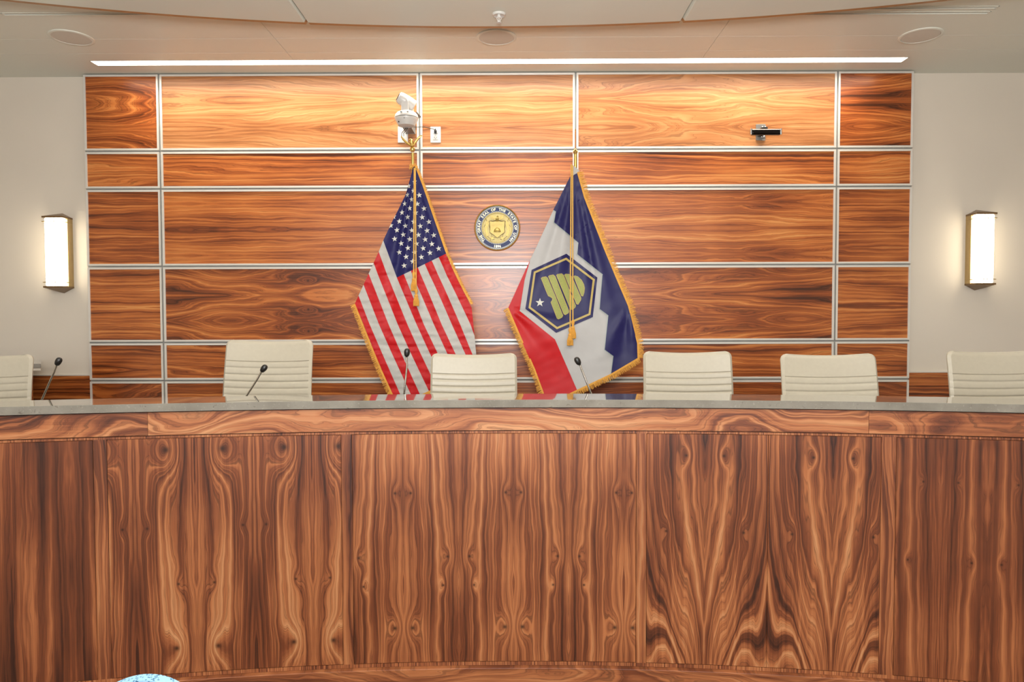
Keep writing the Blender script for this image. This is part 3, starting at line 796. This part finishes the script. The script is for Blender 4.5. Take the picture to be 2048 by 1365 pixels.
# ================================================================ FLAGS
def cloth(name, polys, clip, depth, parent, mats, warp=None, step=5.0):
    """polys: (outline in photo pixels, material index, layer). Each outline is clipped to the cloth's
    silhouette, cut into small cells and hung at depth(x, y), a folded surface in the room."""
    bm = bmesh.new()
    for pts, mi, layer, clip in [(a_, b_, c_, d_) for a_, b_, c_ in polys for d_ in clip]:
        b2 = bmesh.new()
        vs = [b2.verts.new((x, y, 0)) for x, y in pts]
        b2.faces.new(vs)
        bmesh.ops.triangulate(b2, faces=b2.faces[:])
        if clip:
            n = len(clip)
            for i in range(n):
                (x0, y0), (x1, y1) = clip[i], clip[(i+1) % n]
                no = Vector((y1-y0, -(x1-x0), 0))
                if no.length < 1e-6: continue
                bmesh.ops.bisect_plane(b2, geom=b2.verts[:]+b2.edges[:]+b2.faces[:], plane_co=(x0, y0, 0), plane_no=no, clear_outer=True)
        if not b2.faces: b2.free(); continue
        xs = [v.co.x for v in b2.verts]; ys = [v.co.y for v in b2.verts]
        for ax, lo_, hi_ in ((0, min(xs), max(xs)), (1, min(ys), max(ys))):
            k = math.ceil(lo_/step)
            while k*step < hi_:
                no = Vector((1, 0, 0)) if ax == 0 else Vector((0, 1, 0))
                bmesh.ops.bisect_plane(b2, geom=b2.verts[:]+b2.edges[:]+b2.faces[:], plane_co=no*(k*step), plane_no=no)
                k += 1
        b2.verts.index_update()
        mp = {}
        for v in b2.verts:
            x, y = v.co.x, v.co.y
            if warp: x, y = warp(x, y)
            mp[v.index] = bm.verts.new(PY(x, y, depth(x, y)-.0048*layer))
        for f in b2.faces:
            try:
                nf = bm.faces.new([mp[v.index] for v in f.verts]); nf.material_index = mi; nf.smooth = True
            except ValueError: pass
        b2.free()
    bmesh.ops.remove_doubles(bm, verts=bm.verts[:], dist=.00015)
    bmesh.ops.recalc_face_normals(bm, faces=bm.faces[:])
    for f in bm.faces:
        if f.normal.y > 0: f.normal_flip()
    me = bpy.data.meshes.new(name); bm.to_mesh(me); bm.free()
    for m in mats: me.materials.append(m)
    o = bpy.data.objects.new(name, me); col.objects.link(o); o.parent = parent
    o.matrix_parent_inverse = Matrix.Translation(parent.location).inverted()
    return o
def inner(parent, o):
    o.parent = parent; return o
def lerp_poly(tab, y):
    for (y0, a), (y1, b_) in zip(tab, tab[1:]):
        if y <= y1: t_ = (y-y0)/(y1-y0); return a+(b_-a)*t_
    (y0, a), (y1, b_) = tab[-2:]; return a+(b_-a)*(y-y0)/(y1-y0)
def fringe(name, line, side, width, depth, parent, head=2.6, dens=1.25, ragged=.25, root=None):
    """line in pixels; strands hang to the given side of the walking direction"""
    b = MB(); seg = []
    P_ = line; rnd = random.Random(len(line)*7+int(line[0][0]))
    for (x0, y0), (x1, y1) in zip(P_, P_[1:]):
        L_ = math.hypot(x1-x0, y1-y0); n = max(1, int(L_/dens))
        nx, ny = (y1-y0)/L_*side, -(x1-x0)/L_*side; tx, ty = (x1-x0)/L_, (y1-y0)/L_
        i = len(b.v)
        for (x, y) in ((x0, y0), (x1, y1)):
            b.v.append(tuple(PY(x-nx*.6, y-ny*.6, depth(x, y)-.0085))); b.v.append(tuple(PY(x+nx*head, y+ny*head, depth(x, y)-.0085)))
        b.face([i, i+1, i+3, i+2])
        for k in range(n):
            for lay in (0, 1):
                u = (k+rnd.random())/n; x, y = x0+tx*L_*u, y0+ty*L_*u
                w = width*(1-ragged*rnd.random()); lean = rnd.uniform(-.12, .22)*w
                x += nx*1.2; y += ny*1.2
                ex, ey = x+nx*w+tx*lean, y+ny*w+ty*lean+abs(lean)*.2
                d = depth(x, y)+(.002 if lay else -.0075); hw = dens*.42
                i = len(b.v)
                b.v += [tuple(PY(x-tx*hw, y-ty*hw, d)), tuple(PY(x+tx*hw, y+ty*hw, d)), tuple(PY(ex+tx*hw*.6, ey+ty*hw*.6, d+rnd.uniform(-.003, .003))), tuple(PY(ex-tx*hw*.6, ey-ty*hw*.6, d+rnd.uniform(-.002, .002)))]
                b.face([i, i+1, i+2, i+3])
    o = b.build(name, M['fringe'], None, recalc=False)
    o.parent = parent
    return o
def star(cx_, cy_, r, rot):
    pts = []
    for k in range(10):
        a = rot+PI*k/5; q = r if k % 2 == 0 else r*.40
        pts.append((cx_+q*math.sin(a), cy_-q*math.cos(a)))
    return pts
def keep(b, name, mat, parent, root, **kw):
    o = b.build(name, mat, None, **kw); o.parent = parent
    o.matrix_parent_inverse = Matrix.Translation(root).inverted() if (root is not None and parent.type == 'EMPTY') else Matrix()
    return o
def tassel_cord(xtop, ytop, xb, yb, x2, tas_top, tas_bot, Y, flag, root, wob=0):
    pts = [PY(xtop+(xb-xtop)*t_+wob*math.sin(t_*7), ytop+(tas_top-ytop)*t_, Y) for t_ in [i/14 for i in range(15)]]
    c = keep(MB().tube(pts, .0038, 8), 'cord', M['cord'], flag, root, smooth=True)
    a, e = PY(xb, tas_top, Y), PY(xb, tas_bot, Y); h = a.z-e.z
    kb = MB().lathe([(.003, 0), (.010, -.008), (.011, -.018), (.006, -h*.32), (.012, -h*.38), (.013, -h*.44), (.009, -h*.47)], c=a, n=16)
    t_ = keep(kb, 'tassel', M['fringe'], c, root, smooth=True)
    sk = MB()
    for k in range(26):
        w = 2*PI*k/26; r0, r1 = .009, .0155+.003*random.random()
        sk.tube([a+Vector((r0*math.cos(w), r0*math.sin(w), -h*.46)), a+Vector((r1*math.cos(w), r1*math.sin(w), -h*.72)), a+Vector((r1*math.cos(w), r1*math.sin(w), -h*(.96+.04*random.random())))], .0018, 5)
    for v in range(0): pass
    sk2 = MB(); sk2.v = kb.v[:0]
    t_.data.materials.append(M['fringe'])
    # skirt joined to the tassel mesh
    bm = bmesh.new(); bm.from_mesh(t_.data)
    V = [bm.verts.new(q) for q in sk.v]
    for f in sk.f:
        try: bm.faces.new([V[i] for i in f])
        except ValueError: pass
    bm.to_mesh(t_.data); bm.free()
def pole_base(x, y, top, flag, root):
    keep(MB().tube([(x, y, FLOOR2+.03), (x, y, 1.25)], .0125, 14).tube([(x, y, 1.25), (x, y, top)], .0105, 14), 'pole', M['gold'], flag, root, smooth=True)
    keep(MB().lathe([(.14, 0), (.14, .012), (.12, .03), (.04, .05), (.022, .07), (.018, .12)], c=(x, y, FLOOR2+.001), n=36), 'floor_base', M['gold'], flag, root, smooth=True)

# ---- striped national flag
YF = 4.44
pt = PY(825.5, 300, YF+.03)
us = empty('national_flag', (pt.x, YF+.03, FLOOR2)); tag(us, 'red and white striped flag with white stars, left of the wall seal', 'flag')
root = us.location.copy()
AP = (826., 330.)
def usdepth(x, y):
    dx, dy = x-AP[0], max(4., y-AP[1]); th = math.atan2(dx, dy); r = math.hypot(dx, dy)
    f = 0
    for t0, a, w in ((-.150, .020, .030), (-.235, -.010, .04), (-.07, -.012, .03), (.235, .012, .03), (.32, -.006, .03), (.12, .008, .035), (.0, .006, .03), (-.34, .010, .05)):
        f += a*math.exp(-((th-t0)/w)**2)
    f *= min(1, r/90)*max(.10, min(1, 1.75-r/200))
    A_ = x*.39+y*.92; B_ = x*.92-y*.39
    f += .0085*mnoise.noise((A_*.050+B_*.02, B_*.016, 1.3))*min(1, r/150)
    f += .0085*mnoise.noise((A_*.12-B_*.05, B_*.045, 5.3))*min(1, r/200)
    f += .012*math.sin((x-700)/46.)*min(1, max(0, (y-480)/200))
    return YF+f-.00008*(y-330)
Yn = [330, 550, 648.9, 705.7, 788, 840]
def zb2(X): return 690+X/5.459
B = []
tb0 = [1215, 1120, 1030, 940, 838, 745, 650, 550, 460, 360, 263, 160, 60, -33]
tb1 = [1470, 1370, 1258, 1167, 1055, 970, 860, 780, 680, 575, 475, 370, 268, 203]
tb2 = [1580, 1480, 1383, 1307, 1200, 1112, 1008, 922, 820, 715, 610, 508, 402, 322]
tb3 = [1780, 1690, 1600, 1515, 1410, 1325, 1225, 1130, 1035, 930, 815, 715, 600, 515]
Mk = [(690+(1145-79.3*k)/5.689, 320+(1070+38.6*k)/5.689) for k in range(8)]
for k in range(14):
    x550, x649, x706, x788 = [zb2(t_[k]) for t_ in (tb0, tb1, tb2, tb3)]
    sl = .365
    B.append([(330, x550-sl*220), (550, x550), (648.9, x649), (705.7, x706), (788, x788), (850, x788+(x788-x706)/82.3*62)])
polys = []
def edge(k):           # one boundary line between stripes, shared by both neighbours
    ys = [330+10*i for i in range(53)]
    if k <= 7:
        mx_, my_ = Mk[k]; d0 = mx_-lerp_poly(B[k], my_)
        low_ = [Mk[k]]+[(lerp_poly(B[k], y)+d0*math.exp(-(y-my_)/45), y) for y in ys if y > my_+3]
    else: return [(lerp_poly(B[k], y), y) for y in ys]
    return low_
top7 = [(Mk[7][0]+(y-Mk[7][1])*.3667, y) for y in range(330, 550, 10)]
for k in range(13):
    L_ = edge(k); R2 = edge(k+1)
    if k == 7: L_ = top7+L_      # its upper edge is the long side of the canton
    polys.append((L_+R2[::-1], 0 if k % 2 == 0 else 1, 0))
can = [(Mk[0][0]+6, Mk[0][1]-2.9), Mk[7], (Mk[7][0]-.3667*(Mk[7][1]-330), 330), (870, 330)]
polys.append((can, 2, 0))
sil = [(824.5, 333), (767, 483), (727, 570), (709.5, 608), (742, 690), (763, 741), (784.5, 788), (792, 806), (801, 809), (858, 782.5), (905, 760), (955, 737), (948, 672), (942.5, 612), (927, 583), (889.5, 505), (838, 352), (829, 333)]
# the clip outline must be convex: tidy the two small hollows
sil = [(824.5, 333), (767, 483), (709.5, 608), (742, 690), (763, 741), (784.5, 788), (794, 810), (801, 809), (955, 737), (949, 672), (943, 612), (890.5, 502), (832, 333)]
def uswarp(x, y):
    if y < 483 and x < 826:
        b_ = lerp_poly([(330, 0), (345, 4), (388, 9), (424, 5.5), (443, 3), (483, 0)], y); xl = lerp_poly([(333, 824.5), (483, 767)], y)
        x += b_*max(0, min(1, (828-x)/(828-xl+.01)))
    return x, y
def hull(P):
    P = sorted(set(P)); out = []
    for seq in (P, P[::-1]):
        h = []
        for p in seq:
            while len(h) > 1 and (h[-1][0]-h[-2][0])*(p[1]-h[-2][1])-(h[-1][1]-h[-2][1])*(p[0]-h[-2][0]) <= 0: h.pop()
            h.append(p)
        out += h[:-1]
    return out
ush = [hull([(824.5, 333), (767, 483), (758.26, 502), (890.5, 502), (832, 333)]), hull([(758.26, 502), (709.5, 608), (742, 690), (763, 741), (784.5, 788), (794, 810), (801, 809), (955, 737), (949, 672), (943, 612), (890.5, 502)])]
cl_us = cloth('flag_cloth', polys, ush, usdepth, us, [M['f_red'], M['f_white'], M['f_navy']], warp=uswarp, step=4.0)
stars = []
ux, uy = 55/5.689, 152/5.689; vx, vy = -98/5.689, 48.5/5.689
S1_ = (690+1065/5.689, 320+1010/5.689)
for j in range(5):
    for i in range(6):
        stars.append((S1_[0]-ux*(5-i)+vx*j, S1_[1]-uy*(5-i)+vy*j))
for j in range(4):
    for i in range(5):
        stars.append((S1_[0]-ux*(4.5-i)+vx*(j+.5), S1_[1]-uy*(4.5-i)+vy*(j+.5)))
sp_ = [(star(x, y, 6.0, -.12), 0, 1.6) for x, y in stars if y > 352]
cs = cloth('embroidered_stars', sp_, ush, usdepth, us, [M['f_star']], warp=uswarp, step=50)
cs.parent = cl_us
low = [(709.5, 608), (742, 690), (763, 741), (784.5, 788), (794, 810)]
fringe('fringe', low, -1, 9.5, usdepth, cl_us, head=3, root=root)
rt = [(831, 336), (850, 372), (868, 430), (891, 505), (927, 583), (942, 610)]
rt = [(832.5, 338), (846, 373), (868, 437), (890.5, 502), (908, 543), (926, 580), (942, 609)]
fringe('fringe', [(x+.2, y) for x, y in rt], 1, 4.5, lambda x, y: usdepth(x-3, y)-.003, cl_us, head=3.4, ragged=.15, root=root)
fringe('fringe', [(955, 737), (905, 761), (858, 783), (800, 810)], 1, 9, usdepth, cl_us, head=3, root=root)
# gathered knot of fringe at the pole top
kn = MB(); c0 = PY(827, 331, YF-.012)
for k in range(34):
    a = 2*PI*random.random(); b_ = random.uniform(-.9, .6); q = Vector((math.cos(a)*.020, math.sin(a)*.012, b_*.016)); e = c0+q*1.0
    kn.tube([c0+q*.2, e, e+Vector((q.x*.3, q.y*.3, -.012))], .0032, 6)
keep(kn, 'fringe_knot', M['fringe'], cl_us, root)
tassel_cord(828.5, 336, 827.5, 0, 0, 543, 583, YF-.05, us, root)
tassel_cord(830.5, 336, 832.3, 0, 0, 577, 613, YF-.053, us, root)
pb = PY(825, 306, YF+.03)
pole_base(pt.x, YF+.03, pb.z, us, root)
# ferrule and eagle
Ye = YF+.03; e0 = PY(825, 300, Ye)
kb = MB().lathe([(.011, -.012), (.014, -.004), (.017, .004), (.015, .012), (.009, .018)], c=e0, n=20)
kb.tube([e0+Vector((0, 0, .018)), e0+Vector((0, 0, .03))], .006, 10)
keep(kb, 'ferrule', M['gold'], us, root, smooth=True)
eg = MB(); Q = lambda x, y, d=0: PY(x, y, Ye+d)
body = [Q(824.5, 296), Q(824, 291, -.01), Q(823, 285, -.015), Q(822, 281, -.02), Q(820, 279.5, -.025), Q(818, 281, -.035)]
eg.tube(body, [.008, .013, .014, .010, .008, .002], 12)
for s, W_ in ((-1, [(821, 290), (812, 283), (805, 276), (802, 271)]), (1, [(826, 290), (831, 282), (837, 274), (844, 270)])):
    up_ = []; dn = []
    wid = [3.2, 4.2, 3.6, .6]
    for (x, y), w_ in zip(W_, wid):
        nx, ny = (.55*-s, -.83); nx, ny = (-.6*s, -.8)
        up_.append((x+nx*-0, y-w_*.4)); dn.append((x+.4*w_*s*-1*-.5, y+w_*.9))
    out = up_+dn[::-1]
    eg.prism([Q(x, y, -.012) for x, y in out], (0, .014, 0))
    for k in range(3):
        a0 = W_[k]; a1 = W_[k+1]; eg.tube([Q(a0[0], a0[1]+2.2, -.014), Q(a1[0], a1[1]+2.4, -.014)], .003, 6)
keep(eg, 'eagle_finial', M['gold'], us, root, bevel=.0015)

# ---- state flag
YG = 4.44
pt2 = PY(1151, 300, YG+.03)
st = empty('state_flag', (pt2.x, YG+.03, FLOOR2)); tag(st, 'navy, white and red satin flag with a beehive hexagon, right of the seal', 'flag')
root2 = st.location.copy()
Z3 = lambda x, y: (1000+x/5.686, 320+y/5.686)
Z4 = lambda x, y: (1000+x/5.459, 550+y/5.459)
Z6 = lambda x, y: (1020+x/6.824, 480+y/6.825)
usil = [(1147, 342), (1140.7, 352.5), (1107, 419.4), (1084, 471), (1056, 529), (1033, 585), (1016.5, 616), (1017.4, 621.4), (1036.6, 663.6), (1069.6, 738.7), (1087, 786.3), (1096, 812), (1141, 787), (1153.9, 780.8), (1221.7, 748.8), (1275.7, 716.5), (1274.8, 687.4), (1256.5, 612.3), (1232.2, 555.7), (1207.5, 495.9), (1186.4, 441.4), (1168.8, 395.6), (1154.5, 345)]
zig = [Z3(560, 540), Z3(632, 590), Z3(612, 712), Z3(820, 885), Z3(888, 945), Z3(875, 1075), Z3(1165, 1305), Z4(1115, 5), Z4(1085, 375), Z4(1180, 445), Z4(1140, 820), Z4(1235, 890), Z4(1210, 1085), Z4(1190, 1300)]
redb = [Z3(340, 1150), Z3(280, 1365), Z4(215, 395), Z4(600, 705), Z4(840, 1255), Z4(900, 1400)]
AP2 = (1149., 338.)
def utdepth(x, y):
    dx, dy = x-AP2[0], max(4., y-AP2[1]); th = math.atan2(dx, dy); r = math.hypot(dx, dy); f = 0
    for t0, a, w in ((-.30, .014, .05), (-.16, -.010, .04), (-.05, .012, .035), (.10, -.008, .035), (.175, .014, .025), (.26, -.010, .04)):
        f += a*math.exp(-((th-t0)/w)**2)
    f *= min(1, r/90)*max(0, min(1, 2.0-r/170))
    # folds fanning in from the left corner and, lower right, from the right corner
    d1x, d1y = x-1017, y-615; r1 = math.hypot(d1x, d1y); t1 = math.atan2(d1y, d1x)
    k1 = max(0, 1-r1/190)
    f += k1*.012*(math.exp(-((t1-.30)/.12)**2)-math.exp(-((t1-.62)/.14)**2)+.8*math.exp(-((t1-.95)/.12)**2))*min(1, r1/25)
    d2x, d2y = x-1257, y-610; r2 = math.hypot(d2x, d2y); t2 = math.atan2(d2y, d2x)
    f += min(1, max(0, d2y)/45)*max(0, 1-r2/170)*.016*(math.exp(-((t2-1.72)/.14)**2)-.9*math.exp(-((t2-1.45)/.12)**2)-.8*math.exp(-((t2-2.05)/.16)**2))
    A_ = x*.39+y*.92; B_ = x*.92-y*.39
    f += .0060*mnoise.noise((A_*.020, B_*.010, 3.3))*min(1, r/120)
    f += .010*math.sin((x*.45+y)/38.)*min(1, max(0, (y-640)/100))
    f += .0022*mnoise.noise((A_*.07, B_*.03, 8.3))
    return YG+f-.00006*(y-340)
uh = [hull([(1147, 342), (1140.7, 352.5), (1107, 419.4), (1072, 496), (1207.5, 496), (1186.4, 441.4), (1154.5, 345)]), hull([(1072, 496), (1056, 529), (1033, 585), (1016.5, 616), (1017.4, 621.4), (1036.6, 663.6), (1069.6, 738.7), (1087, 786.3), (1096, 812), (1141, 787), (1153.9, 780.8), (1221.7, 748.8), (1275.7, 716.5), (1274.8, 687.4), (1256.5, 612.3), (1232.2, 555.7), (1207.5, 496)])]
def offs(P, d):        # grow a convex outline about its centre
    cx_ = sum(p[0] for p in P)/len(P); cy_ = sum(p[1] for p in P)/len(P)
    return [(cx_+(x-cx_)*d, cy_+(y-cy_)*d) for x, y in P]
hexo = [Z6(770, 190), Z6(1192, 515), Z6(1130, 1055), Z6(630, 1270), Z6(210, 940), Z6(295, 410)]
hexr = [Z6(768, 243), Z6(1158, 540), Z6(1098, 1025), Z6(640, 1222), Z6(253, 930), Z6(325, 435)]
hexi = offs(hexr, .935)
up = []
up.append(([(990, 330), (1300, 330), (1300, 830), (990, 830)], 1, 0))
up.append((zig+[(1300, 830), (1300, 330), (1100, 330)], 0, 1))
def strokes(P, w, mi, layer, out, side=0):
    for (x0, y0), (x1, y1) in zip(P, P[1:]):
        L_ = math.hypot(x1-x0, y1-y0)+1e-6; nx, ny = -(y1-y0)/L_*w/2, (x1-x0)/L_*w/2; tx, ty = (x1-x0)/L_*w*.4, (y1-y0)/L_*w*.4
        out.append(([(x0+nx-tx, y0+ny-ty), (x1+nx+tx, y1+ny+ty), (x1-nx+tx, y1-ny+ty), (x0-nx-tx, y0-ny-ty)], mi, layer))
strokes(zig, 1.3, 3, 1.6, up)
up.append((redb+[(980, 830), (980, 480)], 2, 1))
up.append((hexo, 0, 1))
for i in range(6):
    j = (i+1) % 6; up.append(([hexr[i], hexr[j], hexi[j], hexi[i]], 4, 2))
def rr_poly(P): return [Z6(*p) for p in P]
bands = [[(425, 525), (440, 512), (490, 503), (512, 520), (620, 775), (722, 1035), (708, 1060), (662, 1083), (642, 1072), (558, 852), (574, 830), (580, 805), (574, 782), (558, 770), (524, 768), (505, 728)],
         [(524, 500), (540, 487), (590, 478), (616, 498), (804, 972), (798, 998), (755, 1024), (735, 1015)],
         [(634, 483), (650, 470), (705, 462), (730, 482), (896, 900), (888, 925), (850, 955), (825, 945)],
         [(745, 478), (760, 467), (805, 470), (842, 500), (970, 795), (965, 825), (930, 882), (908, 876)],
         [(870, 500), (885, 490), (925, 503), (975, 548), (1008, 610), (1018, 660), (1012, 720), (995, 770), (975, 765)]]
for P in bands:
    q = rr_poly(P); up.append((q, 5, 2)); strokes(q+[q[0]], .9, 4, 2.8, up)
up.append((star(*Z6(408, 858), 9.2, 0.02), 6, 2))
cl_ut = cloth('flag_cloth', up, uh, utdepth, st, [M['u_navy'], M['u_white'], M['u_red'], M['u_grey'], M['u_gold'], M['u_olive'], M['f_star']])
fringe('fringe', [(1016.5, 616), (1036.6, 663.6), (1069.6, 738.7), (1087, 786.3), (1096, 812)], -1, 10.5, utdepth, cl_ut, head=3, ragged=.35, root=root2)
fringe('fringe', [(1154.5, 345), (1168.8, 395.6), (1186.4, 441.4), (1207.5, 495.9), (1232.2, 555.7), (1256.5, 612.3), (1274.8, 687.4), (1275.7, 716.5)], 1, 12.5, lambda x, y: utdepth(x-2, y), cl_ut, head=3, ragged=.45, root=root2)
fringe('fringe', [(1278, 715.5), (1221.7, 748.8), (1153.9, 780.8), (1141, 787), (1096, 812)], 1, 11, utdepth, cl_ut, head=3, ragged=.3, root=root2)
hd_ = MB().prism([PY(x, y, YG-.008) for x, y in ((1144, 330), (1150, 333), (1157, 339), (1160, 342), (1156, 346), (1146, 352), (1143, 350))], (0, .03, 0))
keep(hd_, 'white_header', M['f_white'], st, root2, bevel=.006)
tassel_cord(1142.5, 329, 1140.2, 0, 0, 655, 692, YG-.05, st, root2)
tassel_cord(1145.2, 331, 1145.8, 0, 0, 640, 678, YG-.05, st, root2)
pb = PY(1151, 309, YG+.03)
pole_base(pt2.x, YG+.03, pb.z, st, root2)
e0 = PY(1150.7, 303, YG+.03)
fb = MB().lathe([(.010, -.018), (.013, -.010), (.016, -.002), (.012, .008), (.006, .014)], c=e0, n=20)
keep(fb, 'ferrule', M['gold'], st, root2, smooth=True)
t0 = e0.z+.012; t1 = PY(1152, 258, YG+.03).z; hh = t1-t0
b = MB(); i = 0
prof = [(0, .004), (.08, .012), (.2, .026), (.35, .032), (.6, .02), (.85, .008), (1., .0008)]
for f_, w_ in prof:
    z = t0+hh*f_
    b.v += [(e0.x-.0035, e0.y, z), (e0.x, e0.y-w_, z), (e0.x+.0035, e0.y, z), (e0.x, e0.y+w_, z)]
for k in range(len(prof)-1):
    for j in range(4): b.face([k*4+j, k*4+(j+1) % 4, k*4+4+(j+1) % 4, k*4+4+j])
keep(b, 'spear_finial', M['gold'], st, root2)

# ================================================================ SIDE COUNTER AND AUDIENCE CHAIR
Yc = 4.35
a, c = PY(82, 728, Yc), PY(60, 738, Yc)
sc2 = empty('side_counter', (-3.7, Yc, FLOOR2)); tag(sc2, 'stone topped walnut side counter end behind the leftmost chair', 'counter')
zt = a.z-FLOOR2
def endslab(x1, y0, y1, z0, z1):
    P0 = [(-.75, y0), (x1-.665*y0, y0), (x1-.665*y1, y1), (-.75, y1)]
    return MB().prism([(x, y, z0) for x, y in P0], (0, 0, z1-z0))
X1 = a.x+3.7
endslab(X1, 0, .45, zt-.024, zt).build('counter_top', M['stone'], sc2, bevel=.002)
endslab(X1-.003, .02, .43, zt-.044, zt-.0245).build('apron', M['wallpaint'], sc2)
xw = PY(66.5, 760, Yc+.02).x+3.7
endslab(xw, .03, .42, .001, zt-.0445).build('cabinet_body', wood('side_counter_walnut', WC, leaf=0, seed=31, FQ=14, tone=.4), sc2, uvf=lambda q: (q.z, q.x))

tp = PY(293, 1355, 1.30)
ac = empty('audience_chair', (tp.x, tp.y, 0)); tag(ac, 'blue mesh chair back showing its rounded top at the bottom picture edge', 'chair')
Ht = tp.z
def bk(side):
    def fn(a, b_):
        th = PI*a; z0 = .45
        # rounded top: superellipse
        x = -math.cos(th)*.135; top = Ht-.135+.135*math.sin(th)**.9
        z = z0+(top-z0)*b_
        return (x*(1+.45*(1-b_)**.6), side*.012-.03*(x/.135)**2, z)
    return fn
b = MB().grid(bk(-1), 40, 20).grid(bk(1), 40, 20); off = 41*21
rim = [i*21 for i in range(41)]+[40*21+j for j in range(1, 21)]+[i*21+20 for i in range(39, -1, -1)]+[j for j in range(19, 0, -1)]
for k in range(len(rim)):
    p, q = rim[k], rim[(k+1) % len(rim)]; b.face([p, q, q+off, p+off])
b.build('backrest', M['bluemesh'], ac, smooth=True)
MB().box(-.20, .20, -.03, .38, .42, .465).build('seat', M['bluemesh'], ac, bevel=.02, seg=3)
for sx in (-1, 1):
    MB().tube([(sx*.10, -.005, .46), (sx*.10, -.01, .60)], .010, 10).build('back_support', M['chrome'], ac, smooth=True)
    for yy in (-.01, .35):
        MB().tube([(sx*.18, yy, .425), (sx*.20, yy+(.03 if yy > 0 else -.05), .0)], .011, 10).build('leg', M['chrome'], ac, smooth=True)

# ================================================================ CAMERA AND LIGHT
cd = bpy.data.cameras.new('camera'); co = bpy.data.objects.new('camera', cd); col.objects.link(co)
cd.sensor_width = 36.; cd.lens = F/2048*36.; cd.clip_start = .02
fwd = Vector((math.cos(PIT)*math.sin(YAW), math.cos(PIT)*math.cos(YAW), -math.sin(PIT)))
rt_ = Vector((math.cos(YAW), -math.sin(YAW), 0)); upv = rt_.cross(fwd)
# image roll
cr, sr = math.cos(ROL), math.sin(ROL)
r2 = rt_*cr+upv*sr*1; u2 = upv*cr-rt_*sr
mt = Matrix(((r2.x, u2.x, -fwd.x, 0), (r2.y, u2.y, -fwd.y, 0), (r2.z, u2.z, -fwd.z, ZC), (0, 0, 0, 1)))
co.matrix_world = mt
bpy.context.scene.camera = co
def area(name, loc, rot, sx, sy, power, c=(1, 1, 1), spread=180):
    l = bpy.data.lights.new(name, 'AREA'); l.shape = 'RECTANGLE'; l.size = sx; l.size_y = sy; l.energy = power; l.color = c; l.spread = math.radians(spread)
    o = bpy.data.objects.new(name, l); col.objects.link(o); o.location = loc; o.rotation_euler = rot
    return o
# wash of the LED strip on the wall
area('led_wash', (-.10, 4.70, ZCEIL-.001), (math.radians(9), 0, 0), 5.0, .05, 33, (1, .92, .78), 120)
# ceiling troffers over the audience
for i, (x, y) in enumerate(((-2.4, 0.0), (0, 0.0), (2.4, 0.0), (-2.4, -2.2), (0, -2.2), (2.4, -2.2))):
    t = empty('ceiling_troffer', (x, y, ZCEIL+.03)); tag(t, 'square white ceiling light over the audience, %s of the %s row' % (('left', 'middle', 'right')[i % 3], ('front', 'rear')[i//3]), 'ceiling light', 'ceiling lights over the audience')
    MB().box(-.31, .31, -.31, .31, -.02, -.001).build('housing', M['white'], t)
    area('troffer_lamp', (x, y, ZCEIL+.005), (0, 0, 0), .58, .58, 40, (1, .96, .90))
for x in (-2.75, -.93, .72, 2.55):
    l = bpy.data.lights.new('downlight_lamp', 'SPOT'); l.energy = 26; l.color = (1, .93, .84); l.spot_size = math.radians(115); l.spot_blend = .8; l.shadow_soft_size = .05
    o = bpy.data.objects.new('downlight_lamp', l); col.objects.link(o); o.location = (x, 3.40-.05*abs(x), ZCL-.012)
# photographer's flash, then an added uplight that brightens the ceiling
area('photo_flash', (-.1, -.25, 1.95), (math.radians(86), 0, 0), .5, .35, 17, (.82, .89, 1))
area('bounce_fill', (0, .1, 2.0), (math.radians(155), 0, 0), .6, .6, 195, (1, .97, .93))
w = bpy.data.worlds.new('world'); bpy.context.scene.world = w; w.use_nodes = True
w.node_tree.nodes['Background'].inputs[0].default_value = (1, .95, .9, 1); w.node_tree.nodes['Background'].inputs[1].default_value = .3
vs_ = bpy.context.scene.view_settings
vs_.view_transform = 'Standard'; vs_.look = 'None'; vs_.exposure = 0.14; vs_.gamma = 1.0; vs_.use_curve_mapping = False
cy = bpy.context.scene.cycles
try:
    cy.use_denoising = True; cy.denoiser = 'OPENIMAGEDENOISE'; cy.max_bounces = 8
except Exception: pass
